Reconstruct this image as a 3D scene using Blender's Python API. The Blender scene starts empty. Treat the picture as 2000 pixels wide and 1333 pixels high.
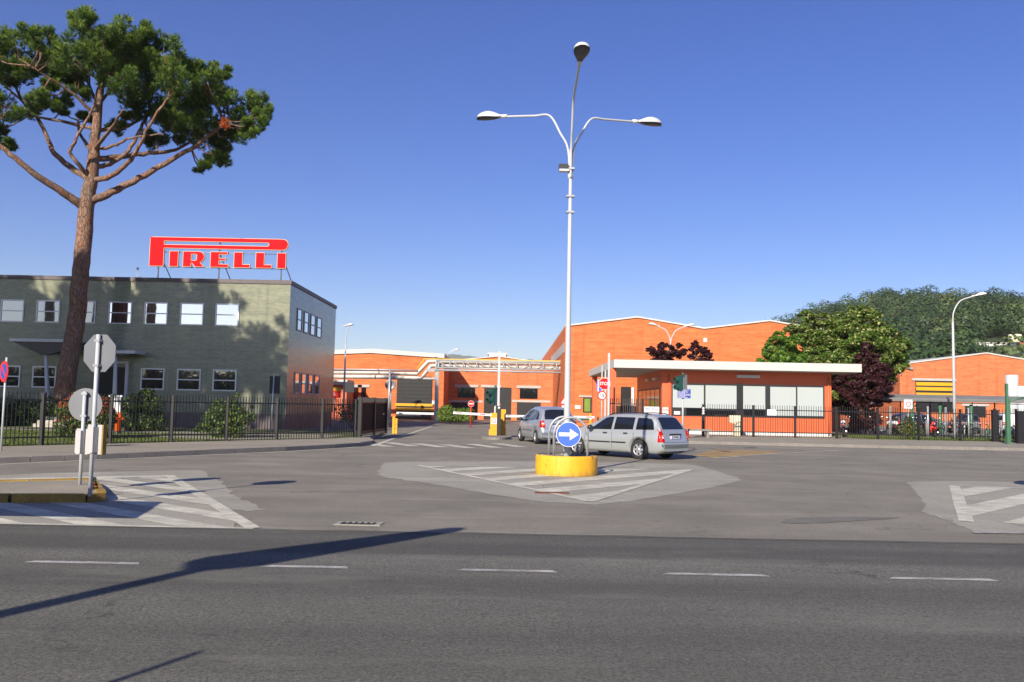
import bpy, bmesh, math, random
import numpy as np
from mathutils import Vector, Matrix
from mathutils.bvhtree import BVHTree
from mathutils.geometry import tessellate_polygon
R = math.radians
rnd = random.Random(7)
npr = np.random.default_rng(11)
sc = bpy.context.scene
C = sc.collection

# ------------------------------------------------------------------ camera, sky, sun, exposure
F_PX, PITCH, ROLL, EYE = 1700.0, math.atan(123.5/1700), R(1.1), 1.7
SUN_AZ, SUN_EL = R(24), R(28.3)          # heading of the light, height of the sun
cf = Vector((0, math.cos(PITCH), math.sin(PITCH)))
r0 = Vector((1, 0, 0)); u0 = Vector((0, -math.sin(PITCH), math.cos(PITCH)))
cr = r0*math.cos(ROLL) + u0*math.sin(ROLL)
cu = u0*math.cos(ROLL) - r0*math.sin(ROLL)
cam = bpy.data.cameras.new('camera'); co = bpy.data.objects.new('camera', cam); C.objects.link(co)
cam.sensor_width = 36; cam.lens = 36*F_PX/2000; cam.clip_start = .1; cam.clip_end = 20000
M = Matrix((cr, cu, -cf)).transposed().to_4x4(); M.translation = (0, 0, EYE)
co.matrix_world = M
sc.camera = co
world = bpy.data.worlds.new('World'); sc.world = world; world.use_nodes = True
wn = world.node_tree.nodes; wl = world.node_tree.links
sky = wn.new('ShaderNodeTexSky'); sky.sky_type = 'NISHITA'; sky.sun_disc = False
sky.sun_elevation = SUN_EL; sky.sun_rotation = SUN_AZ + math.pi
sky.altitude = 500; sky.air_density = 1.0; sky.dust_density = 1.0; sky.ozone_density = 5.0
wn['Background'].inputs['Strength'].default_value = 0.086
hs_ = wn.new('ShaderNodeHueSaturation'); hs_.inputs['Hue'].default_value = .522; hs_.inputs['Saturation'].default_value = 1.24
wl.new(sky.outputs[0], hs_.inputs['Color']); wl.new(hs_.outputs[0], wn['Background'].inputs['Color'])
sun = bpy.data.lights.new('sun', 'SUN'); so = bpy.data.objects.new('sun', sun); C.objects.link(so)
sun.energy = 5.0; sun.angle = R(.5); sun.color = (1.0, .90, .76)
sd = Vector((math.sin(SUN_AZ)*math.cos(SUN_EL), math.cos(SUN_AZ)*math.cos(SUN_EL), -math.sin(SUN_EL)))
so.rotation_euler = sd.to_track_quat('-Z', 'Y').to_euler(); so.location = -sd*60
sc.view_settings.view_transform = 'Standard'; sc.view_settings.look = 'None'
sc.view_settings.gamma = 1; sc.view_settings.exposure = 0.65
sc.cycles.max_bounces = 6; sc.cycles.transparent_max_bounces = 8

def P(px, py, D):
    d = cf*F_PX + cr*(px-1000) - cu*(py-666.5)
    t = D/d.y
    return Vector((d.x*t, D, EYE+d.z*t))
def G(px, py, z=0.0):
    d = cf*F_PX + cr*(px-1000) - cu*(py-666.5)
    t = (z-EYE)/d.z
    return Vector((d.x*t, d.y*t, z))

# ------------------------------------------------------------------ materials
MATS = {}
def nt(name):
    m = bpy.data.materials.new(name); m.use_nodes = True
    n = m.node_tree.nodes; return m, n, m.node_tree.links, n['Principled BSDF']
def coords(n, l, kind='Object', scale=(1, 1, 1)):
    t = n.new('ShaderNodeTexCoord'); mp = n.new('ShaderNodeMapping'); mp.inputs['Scale'].default_value = scale
    l.new(t.outputs[kind], mp.inputs['Vector']); return mp.outputs[0]
def noise(n, l, vec, scale, detail=4, rough=.6):
    t = n.new('ShaderNodeTexNoise'); t.inputs['Scale'].default_value = scale
    t.inputs['Detail'].default_value = detail; t.inputs['Roughness'].default_value = rough
    l.new(vec, t.inputs['Vector']); return t.outputs['Fac']
def ramp(n, l, fac, stops):
    r = n.new('ShaderNodeValToRGB'); e = r.color_ramp.elements
    while len(e) < len(stops): e.new(.5)
    for k, (p, c) in enumerate(stops):
        e[k].position = p; e[k].color = (c, c, c, 1) if not hasattr(c, '__len__') else (*c[:3], 1)
    l.new(fac, r.inputs[0]); return r.outputs[0]
def mixc(n, l, fac, a, b, mode='MIX'):
    m = n.new('ShaderNodeMix'); m.data_type = 'RGBA'; m.blend_type = mode
    for s, v in ((m.inputs[0], fac), (m.inputs[6], a), (m.inputs[7], b)):
        if isinstance(v, bpy.types.NodeSocket): l.new(v, s)
        elif s.type == 'VALUE': s.default_value = v
        else: s.default_value = (*v[:3], 1)
    return m.outputs[2]
def bump(n, l, b, h, strength=.3, dist=.02):
    k = n.new('ShaderNodeBump'); k.inputs['Strength'].default_value = strength; k.inputs['Distance'].default_value = dist
    l.new(h, k.inputs['Height']); l.new(k.outputs[0], b.inputs['Normal'])
def sc3(c, k): return tuple(min(1, x*k) for x in c)

def mat(name, col, rough=.6, metal=0.0, var=.12, scale=3.0, bmp=0.0, spec=.5, coat=0.0, fine=0.0):
    if name in MATS: return MATS[name]
    m, n, l, b = nt(name)
    v = coords(n, l)
    f = noise(n, l, v, scale, 5)
    c = mixc(n, l, ramp(n, l, f, [(.3, 0), (.7, 1)]), sc3(col, 1-var), sc3(col, 1+var))
    if fine:
        f2 = noise(n, l, v, scale*14, 3)
        c = mixc(n, l, ramp(n, l, f2, [(.35, 0), (.65, 1)]), sc3(col, 1-fine), c)
    l.new(c, b.inputs['Base Color'])
    b.inputs['Roughness'].default_value = rough; b.inputs['Metallic'].default_value = metal
    b.inputs['Specular IOR Level'].default_value = spec; b.inputs['Coat Weight'].default_value = coat
    b.inputs['Coat Roughness'].default_value = .05
    if bmp: bump(n, l, b, noise(n, l, v, scale*8, 4), bmp)
    MATS[name] = m; return m

def mat_brick(name, c1, c2, mortar, bw=.25, bh=.065, rough=.8, spec=.3, ms=.012, stain=.25, bumpk=.4, rows=1.0):
    m, n, l, b = nt(name)
    t = n.new('ShaderNodeTexCoord'); s = n.new('ShaderNodeSeparateXYZ'); l.new(t.outputs['Object'], s.inputs[0])
    a = n.new('ShaderNodeMath'); a.operation = 'ADD'; l.new(s.outputs[0], a.inputs[0]); l.new(s.outputs[1], a.inputs[1])
    cb = n.new('ShaderNodeCombineXYZ'); l.new(a.outputs[0], cb.inputs[0]); l.new(s.outputs[2], cb.inputs[1])
    bt = n.new('ShaderNodeTexBrick'); l.new(cb.outputs[0], bt.inputs['Vector'])
    bt.inputs['Scale'].default_value = 1; bt.inputs['Brick Width'].default_value = bw; bt.inputs['Row Height'].default_value = bh
    bt.inputs['Mortar Size'].default_value = ms; bt.inputs['Mortar Smooth'].default_value = .3
    bt.inputs['Color1'].default_value = (*c1, 1); bt.inputs['Color2'].default_value = (*c2, 1); bt.inputs['Mortar'].default_value = (*mortar, 1)
    big = noise(n, l, coords(n, l, scale=(.25, .25, .8)), 1.6, 6)
    col = mixc(n, l, ramp(n, l, big, [(.35, stain), (.65, 0)]), bt.outputs['Color'], sc3(c1, .6))
    rowv = noise(n, l, coords(n, l, scale=(.3, .3, 2.2)), 2.0, 6, .75)
    col = mixc(n, l, ramp(n, l, rowv, [(.38, .75*rows), (.52, 0)]), col, sc3(c2, 1.25))
    col = mixc(n, l, ramp(n, l, rowv, [(.52, 0), (.68, .7*rows)]), col, sc3(c1, .68))
    drip = noise(n, l, coords(n, l, scale=(1.6, 1.6, .06)), 1.3, 5)
    col = mixc(n, l, ramp(n, l, drip, [(.55, 0), (.72, .35)]), col, sc3(c1, .5))
    l.new(col, b.inputs['Base Color']); b.inputs['Roughness'].default_value = rough; b.inputs['Specular IOR Level'].default_value = spec
    bump(n, l, b, bt.outputs['Fac'], -bumpk, .01)
    MATS[name] = m; return m

def mat_asphalt(name, col, speck=.35, patch=.25, tracks=0.0, bmp=.5, bands=False):
    m, n, l, b = nt(name)
    v = coords(n, l)
    f1 = noise(n, l, v, 34, 5, .8); f2 = noise(n, l, v, .55, 7, .6); f3 = noise(n, l, coords(n, l, scale=(.05, .9, 1)), 1.1, 4)
    c = mixc(n, l, ramp(n, l, f1, [(.3, 0), (.72, 1)]), sc3(col, 1-speck), sc3(col, 1+speck))
    c = mixc(n, l, ramp(n, l, f2, [(.36, patch*1.5), (.6, 0)]), c, sc3(col, .55))
    if tracks: c = mixc(n, l, ramp(n, l, f3, [(.40, tracks), (.56, 0)]), c, sc3(col, .5))
    if bands:
        sp = n.new('ShaderNodeSeparateXYZ'); l.new(v, sp.inputs[0])
        wob = n.new('ShaderNodeMath'); wob.operation = 'MULTIPLY_ADD'; wob.inputs[1].default_value = .35
        l.new(noise(n, l, coords(n, l, scale=(.12, .6, 1)), 1.0, 4), wob.inputs[0]); l.new(sp.outputs[1], wob.inputs[2])
        mr = n.new('ShaderNodeMapRange'); mr.inputs[1].default_value = 4; mr.inputs[2].default_value = 12; l.new(wob.outputs[0], mr.inputs[0])
        st = [(4.0, .2), (5.4, .0), (6.0, .25), (6.5, .5), (7.0, .1), (7.5, .1), (8.05, .5), (8.45, .4), (8.8, .0), (9.7, .0), (9.95, .55), (10.6, .6), (10.95, .35), (11.5, .45)]
        c = mixc(n, l, ramp(n, l, mr.outputs[0], [((y+.17-4)/8, k) for y, k in st]), c, sc3(col, .36))
    f4 = noise(n, l, coords(n, l, scale=(.25, 1.0, 1)), .8, 8, .7)
    c = mixc(n, l, ramp(n, l, f4, [(.54, 0), (.70, .42)]), c, sc3(col, 1.6))
    # thin cracks
    w = n.new('ShaderNodeTexVoronoi'); w.feature = 'DISTANCE_TO_EDGE'; w.inputs['Scale'].default_value = .28
    dv = n.new('ShaderNodeVectorMath'); dv.operation = 'ADD'
    nz = n.new('ShaderNodeTexNoise'); nz.inputs['Scale'].default_value = 1.3; nz.inputs['Detail'].default_value = 6; l.new(v, nz.inputs['Vector'])
    l.new(v, dv.inputs[0]); l.new(nz.outputs['Color'], dv.inputs[1]); l.new(dv.outputs[0], w.inputs['Vector'])
    ck = n.new('ShaderNodeMath'); ck.operation = 'MULTIPLY'; l.new(ramp(n, l, w.outputs['Distance'], [(0, .9), (.007, 0)]), ck.inputs[0]); l.new(ramp(n, l, noise(n, l, v, .35, 3), [(.5, 0), (.62, 1)]), ck.inputs[1])
    c = mixc(n, l, ck.outputs[0], c, sc3(col, .35))
    # pale grit and dark spots
    g = noise(n, l, v, 140, 1)
    c = mixc(n, l, ramp(n, l, g, [(.66, 0), (.72, .75)]), c, sc3(col, 3.0))
    g2 = noise(n, l, coords(n, l, scale=(.6, 1, 1)), 6.5, 2)
    c = mixc(n, l, ramp(n, l, g2, [(.675, 0), (.70, .55)]), c, sc3(col, .4))
    l.new(c, b.inputs['Base Color']); b.inputs['Roughness'].default_value = .86; b.inputs['Specular IOR Level'].default_value = .3
    bump(n, l, b, f1, bmp, .01)
    MATS[name] = m; return m

def mat_paint(name, col, under, wear=.5, lo=.42, hi=.58):
    m, n, l, b = nt(name)
    v = coords(n, l)
    f = noise(n, l, coords(n, l, scale=(.6, 1.2, 1)), 3.0, 10, .78); f1 = noise(n, l, v, 45, 3, .7)
    w = n.new('ShaderNodeMath'); w.operation = 'ADD'; w.inputs[1].default_value = 0
    mx = n.new('ShaderNodeMath'); mx.operation = 'MULTIPLY_ADD'; mx.inputs[1].default_value = .35; l.new(f1, mx.inputs[0]); l.new(f, mx.inputs[2])
    c0 = mixc(n, l, ramp(n, l, f1, [(.3, 0), (.7, 1)]), sc3(under, .75), sc3(under, 1.25))
    c1 = mixc(n, l, ramp(n, l, noise(n, l, v, .9, 5), [(.35, 0), (.65, 1)]), sc3(col, .8), col)
    c = mixc(n, l, ramp(n, l, mx.outputs[0], [(lo+.17, wear), (hi+.17, 0)]), c1, c0)
    l.new(c, b.inputs['Base Color']); b.inputs['Roughness'].default_value = .75; b.inputs['Specular IOR Level'].default_value = .3
    bump(n, l, b, f1, .3, .01)
    MATS[name] = m; return m

def mat_leaf(name, col, col2, trans=.3, scale=1.2):
    m, n, l, b = nt(name)
    g = n.new('ShaderNodeNewGeometry')
    f = noise(n, l, coords(n, l), scale, 3)
    c = mixc(n, l, ramp(n, l, f, [(.35, 0), (.65, 1)]), col, col2)
    c = mixc(n, l, ramp(n, l, g.outputs['Random Per Island'], [(0, .0), (1, .35)]), c, sc3(col2, 1.5))
    l.new(c, b.inputs['Base Color']); b.inputs['Roughness'].default_value = .5; b.inputs['Specular IOR Level'].default_value = .35
    tr = n.new('ShaderNodeBsdfTranslucent'); l.new(c, tr.inputs['Color'])
    mx = n.new('ShaderNodeMixShader'); mx.inputs[0].default_value = trans
    l.new(b.outputs[0], mx.inputs[1]); l.new(tr.outputs[0], mx.inputs[2]); l.new(mx.outputs[0], n['Material Output'].inputs[0])
    MATS[name] = m; return m

def mat_mirror(name, tint=(.85, .9, .95), base=(.01, .012, .014), k=.6, rough=.02, wob=0.0):
    m, n, l, b = nt(name)
    b.inputs['Base Color'].default_value = (*base, 1); b.inputs['Roughness'].default_value = .1
    g = n.new('ShaderNodeBsdfGlossy'); g.inputs['Color'].default_value = (*tint, 1); g.inputs['Roughness'].default_value = rough
    mx = n.new('ShaderNodeMixShader'); mx.inputs[0].default_value = k
    l.new(b.outputs[0], mx.inputs[1]); l.new(g.outputs[0], mx.inputs[2]); l.new(mx.outputs[0], n['Material Output'].inputs[0])
    if wob:
        bp = n.new('ShaderNodeBump'); bp.inputs['Strength'].default_value = wob; bp.inputs['Distance'].default_value = .02
        l.new(noise(n, l, coords(n, l), 1.5, 2), bp.inputs['Height']); l.new(bp.outputs[0], g.inputs['Normal'])
    MATS[name] = m; return m

mat_asphalt('asphalt_road', (.136, .133, .113), speck=.9, tracks=.35, patch=.2, bands=True)
mat_asphalt('asphalt_yard', (.222, .205, .167), speck=.5, patch=.35, tracks=.25)
mat_asphalt('concrete_patch', (.30, .285, .24), speck=.25, patch=.25, bmp=.25)
mat_asphalt('pavement', (.27, .245, .195), speck=.2, patch=.25)
mat('kerb', (.23, .21, .19), .85, var=.25, scale=2, bmp=.3, fine=.2)
mat_paint('paint_white', (.62, .605, .50), (.25, .225, .19), wear=.7, lo=.39, hi=.58)
mat_paint('paint_line', (.50, .49, .46), (.11, .10, .09), wear=.8, lo=.40, hi=.60)
mat_paint('paint_yellow', (.62, .36, .07), (.22, .2, .17), wear=.6, lo=.42, hi=.60)
mat('kerb_yellow', (.36, .225, .035), .7, var=.35, scale=4, fine=.5)
mat_brick('brick_orange', (.53, .125, .036), (.61, .165, .052), (.55, .22, .10), ms=.006)
mat_brick('brick_orange2', (.50, .13, .045), (.58, .17, .065), (.52, .23, .12), ms=.006)
mat_brick('tile_green', (.215, .23, .16), (.30, .305, .215), (.16, .17, .13), bw=.24, bh=.062, rough=.2, spec=.42, ms=.006, stain=.3, bumpk=.15, rows=.35)
mat('orange_panel', (.62, .125, .042), .5, var=.05, scale=.8)
mat('white_roof', (.52, .51, .475), .55, var=.04, scale=.7)
mat('white_trim', (.62, .615, .60), .6, var=.06)
mat('lintel', (.42, .40, .38), .8, var=.1, scale=2)
mat('dark_steel', (.013, .0145, .017), .5, var=.2)
mat('black_iron', (.012, .012, .014), .45, var=.3)
mat('dark_coping', (.09, .07, .075), .5, var=.2)
mat('galv', (.36, .375, .385), .42, metal=.35, var=.12, scale=5)
mat('galv_dull', (.36, .38, .40), .5, metal=.3, var=.1, scale=4)
mat('pole_paint', (.45, .47, .485), .4, var=.06, scale=2)
mat('lamp_white', (.58, .58, .57), .35, var=.04)
mat('lamp_under', (.03, .03, .035), .4)
mat('blind', (.385, .43, .43), .75, var=.03, scale=.5, coat=.0)
mat_mirror('glass_dark', k=.10, base=(.008, .01, .012), tint=(.8, .85, .9))
mat_mirror('glass_sky', k=.72, tint=(.96, .97, 1.0), wob=.03)
mat_mirror('glass_half', k=.28, tint=(.9, .93, 1.0), wob=.02)
mat('window_frame', (.55, .57, .60), .35, metal=.3, var=.05)
mat('yellow_gate', (.70, .34, .012), .45, var=.06, scale=2)
mat('sign_red', (.72, .012, .012), .35, var=.05)
mat('letter_red', (.66, .004, .010), .55, var=.04, scale=.6, spec=.08)
mat('letter_edge', (.60, .44, .28), .5, var=.05)
mat('sign_white', (.64, .64, .64), .4, var=.03)
mat('sign_blue', (.06, .14, .72), .35, var=.05)
mat('sign_navy', (.035, .06, .32), .4, var=.05)
mat('sign_grey', (.165, .175, .19), .45, metal=.2, var=.06, scale=2)
mat('black', (.01, .01, .01), .5)
mat('rubber', (.018, .018, .019), .75, var=.2)
mat('traffic_green', (.016, .07, .055), .4, var=.1)
mat('shelter_green', (.055, .155, .085), .45, var=.12)
mat('hydrant_orange', (.85, .12, .012), .4, var=.08)
mat('pipe', (.50, .47, .41), .45, metal=.1, var=.12, scale=2)
mat('pipe_yellow', (.75, .52, .06), .5)
def mat_bark():
    m, n, l, b = nt('bark_pine'); v = coords(n, l, scale=(1, 1, .32))
    nz = n.new('ShaderNodeTexNoise'); nz.inputs['Scale'].default_value = 3.0; nz.inputs['Detail'].default_value = 6; l.new(v, nz.inputs['Vector'])
    ad = n.new('ShaderNodeVectorMath'); ad.operation = 'MULTIPLY_ADD'; ad.inputs[1].default_value = (.35, .35, .35); l.new(nz.outputs['Color'], ad.inputs[0]); l.new(v, ad.inputs[2])
    w = n.new('ShaderNodeTexVoronoi'); w.feature = 'DISTANCE_TO_EDGE'; w.inputs['Scale'].default_value = 9; l.new(ad.outputs[0], w.inputs['Vector'])
    w2 = n.new('ShaderNodeTexVoronoi'); w2.inputs['Scale'].default_value = 9; l.new(ad.outputs[0], w2.inputs['Vector'])
    sx_ = n.new('ShaderNodeSeparateColor'); l.new(w2.outputs['Color'], sx_.inputs[0])
    c = mixc(n, l, sx_.outputs[0], (.27, .115, .06), (.30, .20, .15))
    c = mixc(n, l, ramp(n, l, noise(n, l, coords(n, l), .7, 4), [(.4, 0), (.65, .7)]), c, (.22, .16, .125))
    c = mixc(n, l, ramp(n, l, w.outputs['Distance'], [(0, .65), (.07, 0)]), c, (.07, .045, .032))
    l.new(c, b.inputs['Base Color']); b.inputs['Roughness'].default_value = .9
    bump(n, l, b, ramp(n, l, w.outputs['Distance'], [(0, 0), (.12, 1)]), .9, .06); MATS['bark_pine'] = m
mat_bark()
mat('bark', (.07, .055, .045), .9, var=.4, scale=3, bmp=.6)
mat('cut_wood', (.5, .38, .25), .8)
mat_leaf('needles', (.034, .072, .018), (.085, .15, .028), .3, .5)
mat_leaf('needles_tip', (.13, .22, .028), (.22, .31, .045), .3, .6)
mat('needles_dead', (.45, .10, .02), .8)
mat_leaf('leaf_linden', (.055, .105, .016), (.11, .17, .028), .35)
mat_leaf('bract', (.42, .40, .14), (.50, .47, .20), .35)
mat_leaf('leaf_maple', (.09, .19, .022), (.15, .27, .035), .4)
mat_leaf('leaf_plum', (.032, .011, .013), (.065, .018, .022), .25)
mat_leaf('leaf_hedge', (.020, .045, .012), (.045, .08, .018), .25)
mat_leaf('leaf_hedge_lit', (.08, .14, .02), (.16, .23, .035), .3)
mat_leaf('leaf_red', (.30, .05, .02), (.42, .09, .03), .3)
mat_leaf('leaf_yellow', (.30, .25, .03), (.40, .30, .05), .3)
mat_leaf('forest', (.024, .056, .014), (.050, .090, .022), .15, .02)
mat_leaf('forest_light', (.060, .10, .026), (.085, .12, .035), .15, .02)
mat_leaf('forest_dark', (.018, .042, .012), (.036, .068, .017), .12, .02)
mat_leaf('forest_olive', (.075, .10, .026), (.11, .135, .04), .15, .02)
mat('tar', (.165, .153, .125), .85, var=.3, scale=3, fine=.3)
mat('panel_white', (.44, .435, .43), .5, var=.06)
mat_leaf('grass', (.07, .10, .02), (.14, .16, .04), .3, .8)
mat('soil', (.10, .12, .035), .95, var=.5, scale=1.2, fine=.4)
mat('earth', (.09, .10, .045), .95, var=.3, scale=.05)
mat('mulch', (.16, .055, .03), .95, var=.4, scale=3)
mat('hill_ground', (.03, .05, .015), .95, var=.3, scale=.02)
mat('silver', (.46, .485, .485), .32, metal=.5, var=.015, scale=.5, coat=.6)
mat('silver_blue', (.40, .435, .49), .34, metal=.5, var=.015, scale=.5, coat=.6)
mat_mirror('car_glass', k=.05, base=(.010, .012, .015), tint=(.8, .88, 1), rough=.02)
mat('trim_black', (.02, .021, .023), .5)
mat('tail_red', (.42, .003, .004), .3, coat=.3, spec=.2, var=.1, scale=8)
mat('tail_orange', (.8, .22, .02), .2, coat=1)
mat('alloy', (.55, .56, .57), .35, metal=.7, var=.05)
mat('chrome', (.7, .7, .7), .2, metal=.9)
mat('roof_red', (.30, .10, .06), .8, var=.2)
mat('cream', (.72, .66, .48), .7)
mat('silo', (.50, .52, .54), .5, var=.08)
mat('shelter_roof', (.17, .17, .17), .7, var=.12, scale=1)
mat('stone_step', (.40, .36, .30), .85, var=.15)
mat('soffit', (.46, .43, .40), .8)
mat('canopy_soffit', (.12, .12, .13), .7)
mat('mountain', (.06, .08, .04), .95)
mat('orange_trim', (.62, .14, .05), .5)
mat('green_blind', (.16, .24, .03), .7)

# ------------------------------------------------------------------ mesh helpers
class MB:
    def __init__(s): s.v = []; s.f = []; s.m = []; s.mats = []; s.cur = 0; s.smooth = []
    def use(s, name):
        if name not in s.mats: s.mats.append(name)
        s.cur = s.mats.index(name); return s
    def add(s, vs, fs, sm=False):
        o = len(s.v); s.v += [tuple(p) for p in vs]
        for f in fs: s.f.append(tuple(i+o for i in f)); s.m.append(s.cur); s.smooth.append(sm)
        return s
    def box(s, x0, x1, y0, y1, z0, z1):
        vs = [(x, y, z) for z in (z0, z1) for y in (y0, y1) for x in (x0, x1)]
        return s.add(vs, [(0, 2, 3, 1), (4, 5, 7, 6), (0, 1, 5, 4), (2, 6, 7, 3), (0, 4, 6, 2), (1, 3, 7, 5)])
    def tube(s, pts, r, seg=10, cap=True):
        pts = [Vector(p) for p in pts]; n = len(pts)
        rs = list(r) if hasattr(r, '__len__') else [r]*n
        vs = []; pu = None
        for i, p in enumerate(pts):
            t = (pts[min(i+1, n-1)]-pts[max(i-1, 0)]).normalized()
            if pu is None: a = Vector((0, 0, 1)) if abs(t.z) < .9 else Vector((0, 1, 0)); u = t.cross(a).normalized()
            else:
                u = (pu - t*pu.dot(t))
                u = u.normalized() if u.length > 1e-6 else t.orthogonal().normalized()
            w = t.cross(u); pu = u
            for k in range(seg):
                a = 2*math.pi*k/seg; vs.append(p + (u*math.cos(a)+w*math.sin(a))*rs[i])
        fs = [(i*seg+k, i*seg+(k+1) % seg, (i+1)*seg+(k+1) % seg, (i+1)*seg+k) for i in range(n-1) for k in range(seg)]
        s.add(vs, fs, True)
        if cap:
            s.add(vs[:seg], [tuple(range(seg))[::-1]]); s.add(vs[-seg:], [tuple(range(seg))])
        return s
    def cyl(s, c, r, h, axis=2, seg=20):
        c = Vector(c); e = Vector((0, 0, 0)); e[axis] = h
        return s.tube([c, c+e], r, seg)
    def lathe(s, prof, seg=24, c=(0, 0, 0), axis=2, sm=True):
        vs = []
        for r, z in prof:
            for k in range(seg):
                a = 2*math.pi*k/seg; p = [r*math.cos(a), r*math.sin(a), z]
                if axis == 1: p = [p[0], p[2], p[1]]
                if axis == 0: p = [p[2], p[0], p[1]]
                vs.append((p[0]+c[0], p[1]+c[1], p[2]+c[2]))
        fs = [(i*seg+k, i*seg+(k+1) % seg, (i+1)*seg+(k+1) % seg, (i+1)*seg+k) for i in range(len(prof)-1) for k in range(seg)]
        return s.add(vs, fs, sm)
    def poly(s, pts):
        return s.add(pts, [tuple(range(len(pts)))])
    def prism(s, loops, frame, t, back=True):
        """2-D loops (outer, holes) -> solid: frame(u,v,w) maps to 3-D, thickness from w=0 (front) to w=t"""
        loops = [[(p[0], p[1]) for p in lp] for lp in loops]
        flat = [p for lp in loops for p in lp]
        tris = tessellate_polygon([[Vector((u, v, 0)) for u, v in lp] for lp in loops])
        N = len(flat)
        vs = [frame(u, v, 0) for u, v in flat] + [frame(u, v, t) for u, v in flat]
        fs = [tuple(q) for q in tris]
        if back: fs += [tuple(i+N for i in q)[::-1] for q in tris]
        o = 0
        for lp in loops:
            k = len(lp)
            fs += [(o+i, o+(i+1) % k, o+(i+1) % k+N, o+i+N) for i in range(k)]; o += k
        return s.add(vs, fs)
    def build(s, name, parent=None, loc=None, m=None, fix=True):
        me = bpy.data.meshes.new(name); me.from_pydata(s.v, [], s.f)
        for k in s.mats or [m]: me.materials.append(MATS[k])
        me.polygons.foreach_set('material_index', s.m); me.polygons.foreach_set('use_smooth', s.smooth)
        if fix:
            b = bmesh.new(); b.from_mesh(me); bmesh.ops.remove_doubles(b, verts=b.verts, dist=1e-5)
            bmesh.ops.recalc_face_normals(b, faces=b.faces); b.to_mesh(me); b.free()
        me.update()
        o = bpy.data.objects.new(name, me); C.objects.link(o)
        if parent: o.parent = parent
        if loc is not None: o.location = loc
        return o
def B(m): return MB().use(m)
def thing(name, label, cat, loc=(0, 0, 0), rotz=0, group=None):
    o = bpy.data.objects.new(name, None); C.objects.link(o); o.empty_display_size = .2
    o.location = loc; o.rotation_euler = (0, 0, rotz); tag(o, label, cat, group); return o
def tag(o, label, cat, group=None, kind=None):
    o['label'] = label; o['category'] = cat
    if group: o['group'] = group
    if kind: o['kind'] = kind
    return o
def struct(o): o['kind'] = 'structure'; return o
def dup(root, loc, rotz, label, group=None):
    def cp(o, par):
        c = o.copy(); C.objects.link(c)
        if par: c.parent = par
        for ch in o.children: cp(ch, c)
        return c
    r = cp(root, None); r.location = loc; r.rotation_euler = (0, 0, rotz); r['label'] = label
    if group: r['group'] = group
    return r
def clone(o, parent, loc, name=None, rot=None, scale=None):
    c = o.copy(); C.objects.link(c); c.parent = parent; c.location = loc
    if rot is not None: c.rotation_euler = rot
    if scale is not None: c.scale = scale
    return c
def XZ(y0, s=1): return lambda u, v, w: (u, y0+w*s, v)
def circle(r, n=32, c=(0, 0), a0=0): return [(c[0]+r*math.cos(a0+2*math.pi*k/n), c[1]+r*math.sin(a0+2*math.pi*k/n)) for k in range(n)]
def offset(poly, d):
    a = sum(p[0]*q[1]-q[0]*p[1] for p, q in zip(poly, poly[1:]+poly[:1]))
    s = 1 if a > 0 else -1; out = []; n = len(poly)
    for i in range(n):
        p0, p1, p2 = Vector(poly[i-1]), Vector(poly[i]), Vector(poly[(i+1) % n])
        e1 = (p1-p0).normalized(); e2 = (p2-p1).normalized()
        n1 = Vector((e1.y, -e1.x))*s; n2 = Vector((e2.y, -e2.x))*s
        b = n1+n2; k = b.length
        b = b/k if k > 1e-6 else n1
        q = d/max(.4, b.dot(n1)); out.append((p1.x+b.x*q, p1.y+b.y*q))
    return out
def text_obj(name, s, size, m, parent, loc, rot=(math.pi/2, 0, 0), ext=.002, align='CENTER', bold=0.0, sx=1.0):
    cv = bpy.data.curves.new(name, 'FONT'); cv.body = s; cv.size = size; cv.extrude = ext; cv.align_x = align; cv.align_y = 'CENTER'; cv.offset = bold
    cv.resolution_u = 3
    t = bpy.data.objects.new('tmp', cv); C.objects.link(t); dg = bpy.context.evaluated_depsgraph_get()
    me = bpy.data.meshes.new_from_object(t.evaluated_get(dg)); bpy.data.objects.remove(t); bpy.data.curves.remove(cv)
    me.name = name; me.materials.clear(); me.materials.append(MATS[m])
    o = bpy.data.objects.new(name, me); C.objects.link(o); o.parent = parent; o.location = loc; o.rotation_euler = rot; o.scale = (sx, 1, 1)
    return o
def bez(pts, n=8):
    """smooth curve through points (Catmull-Rom)"""
    pts = [Vector(p) for p in pts]; out = []
    for i in range(len(pts)-1):
        p0, p1, p2, p3 = pts[max(i-1, 0)], pts[i], pts[i+1], pts[min(i+2, len(pts)-1)]
        for k in range(n):
            t = k/n
            out.append(.5*((2*p1)+(p2-p0)*t+(2*p0-5*p1+4*p2-p3)*t*t+(3*p1-p0-3*p2+p3)*t**3))
    return out+[pts[-1]]
def flat(name, pts, z, m, parent=None):
    return B(m).poly([(p[0], p[1], z) for p in pts]).build(name, parent)
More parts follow.
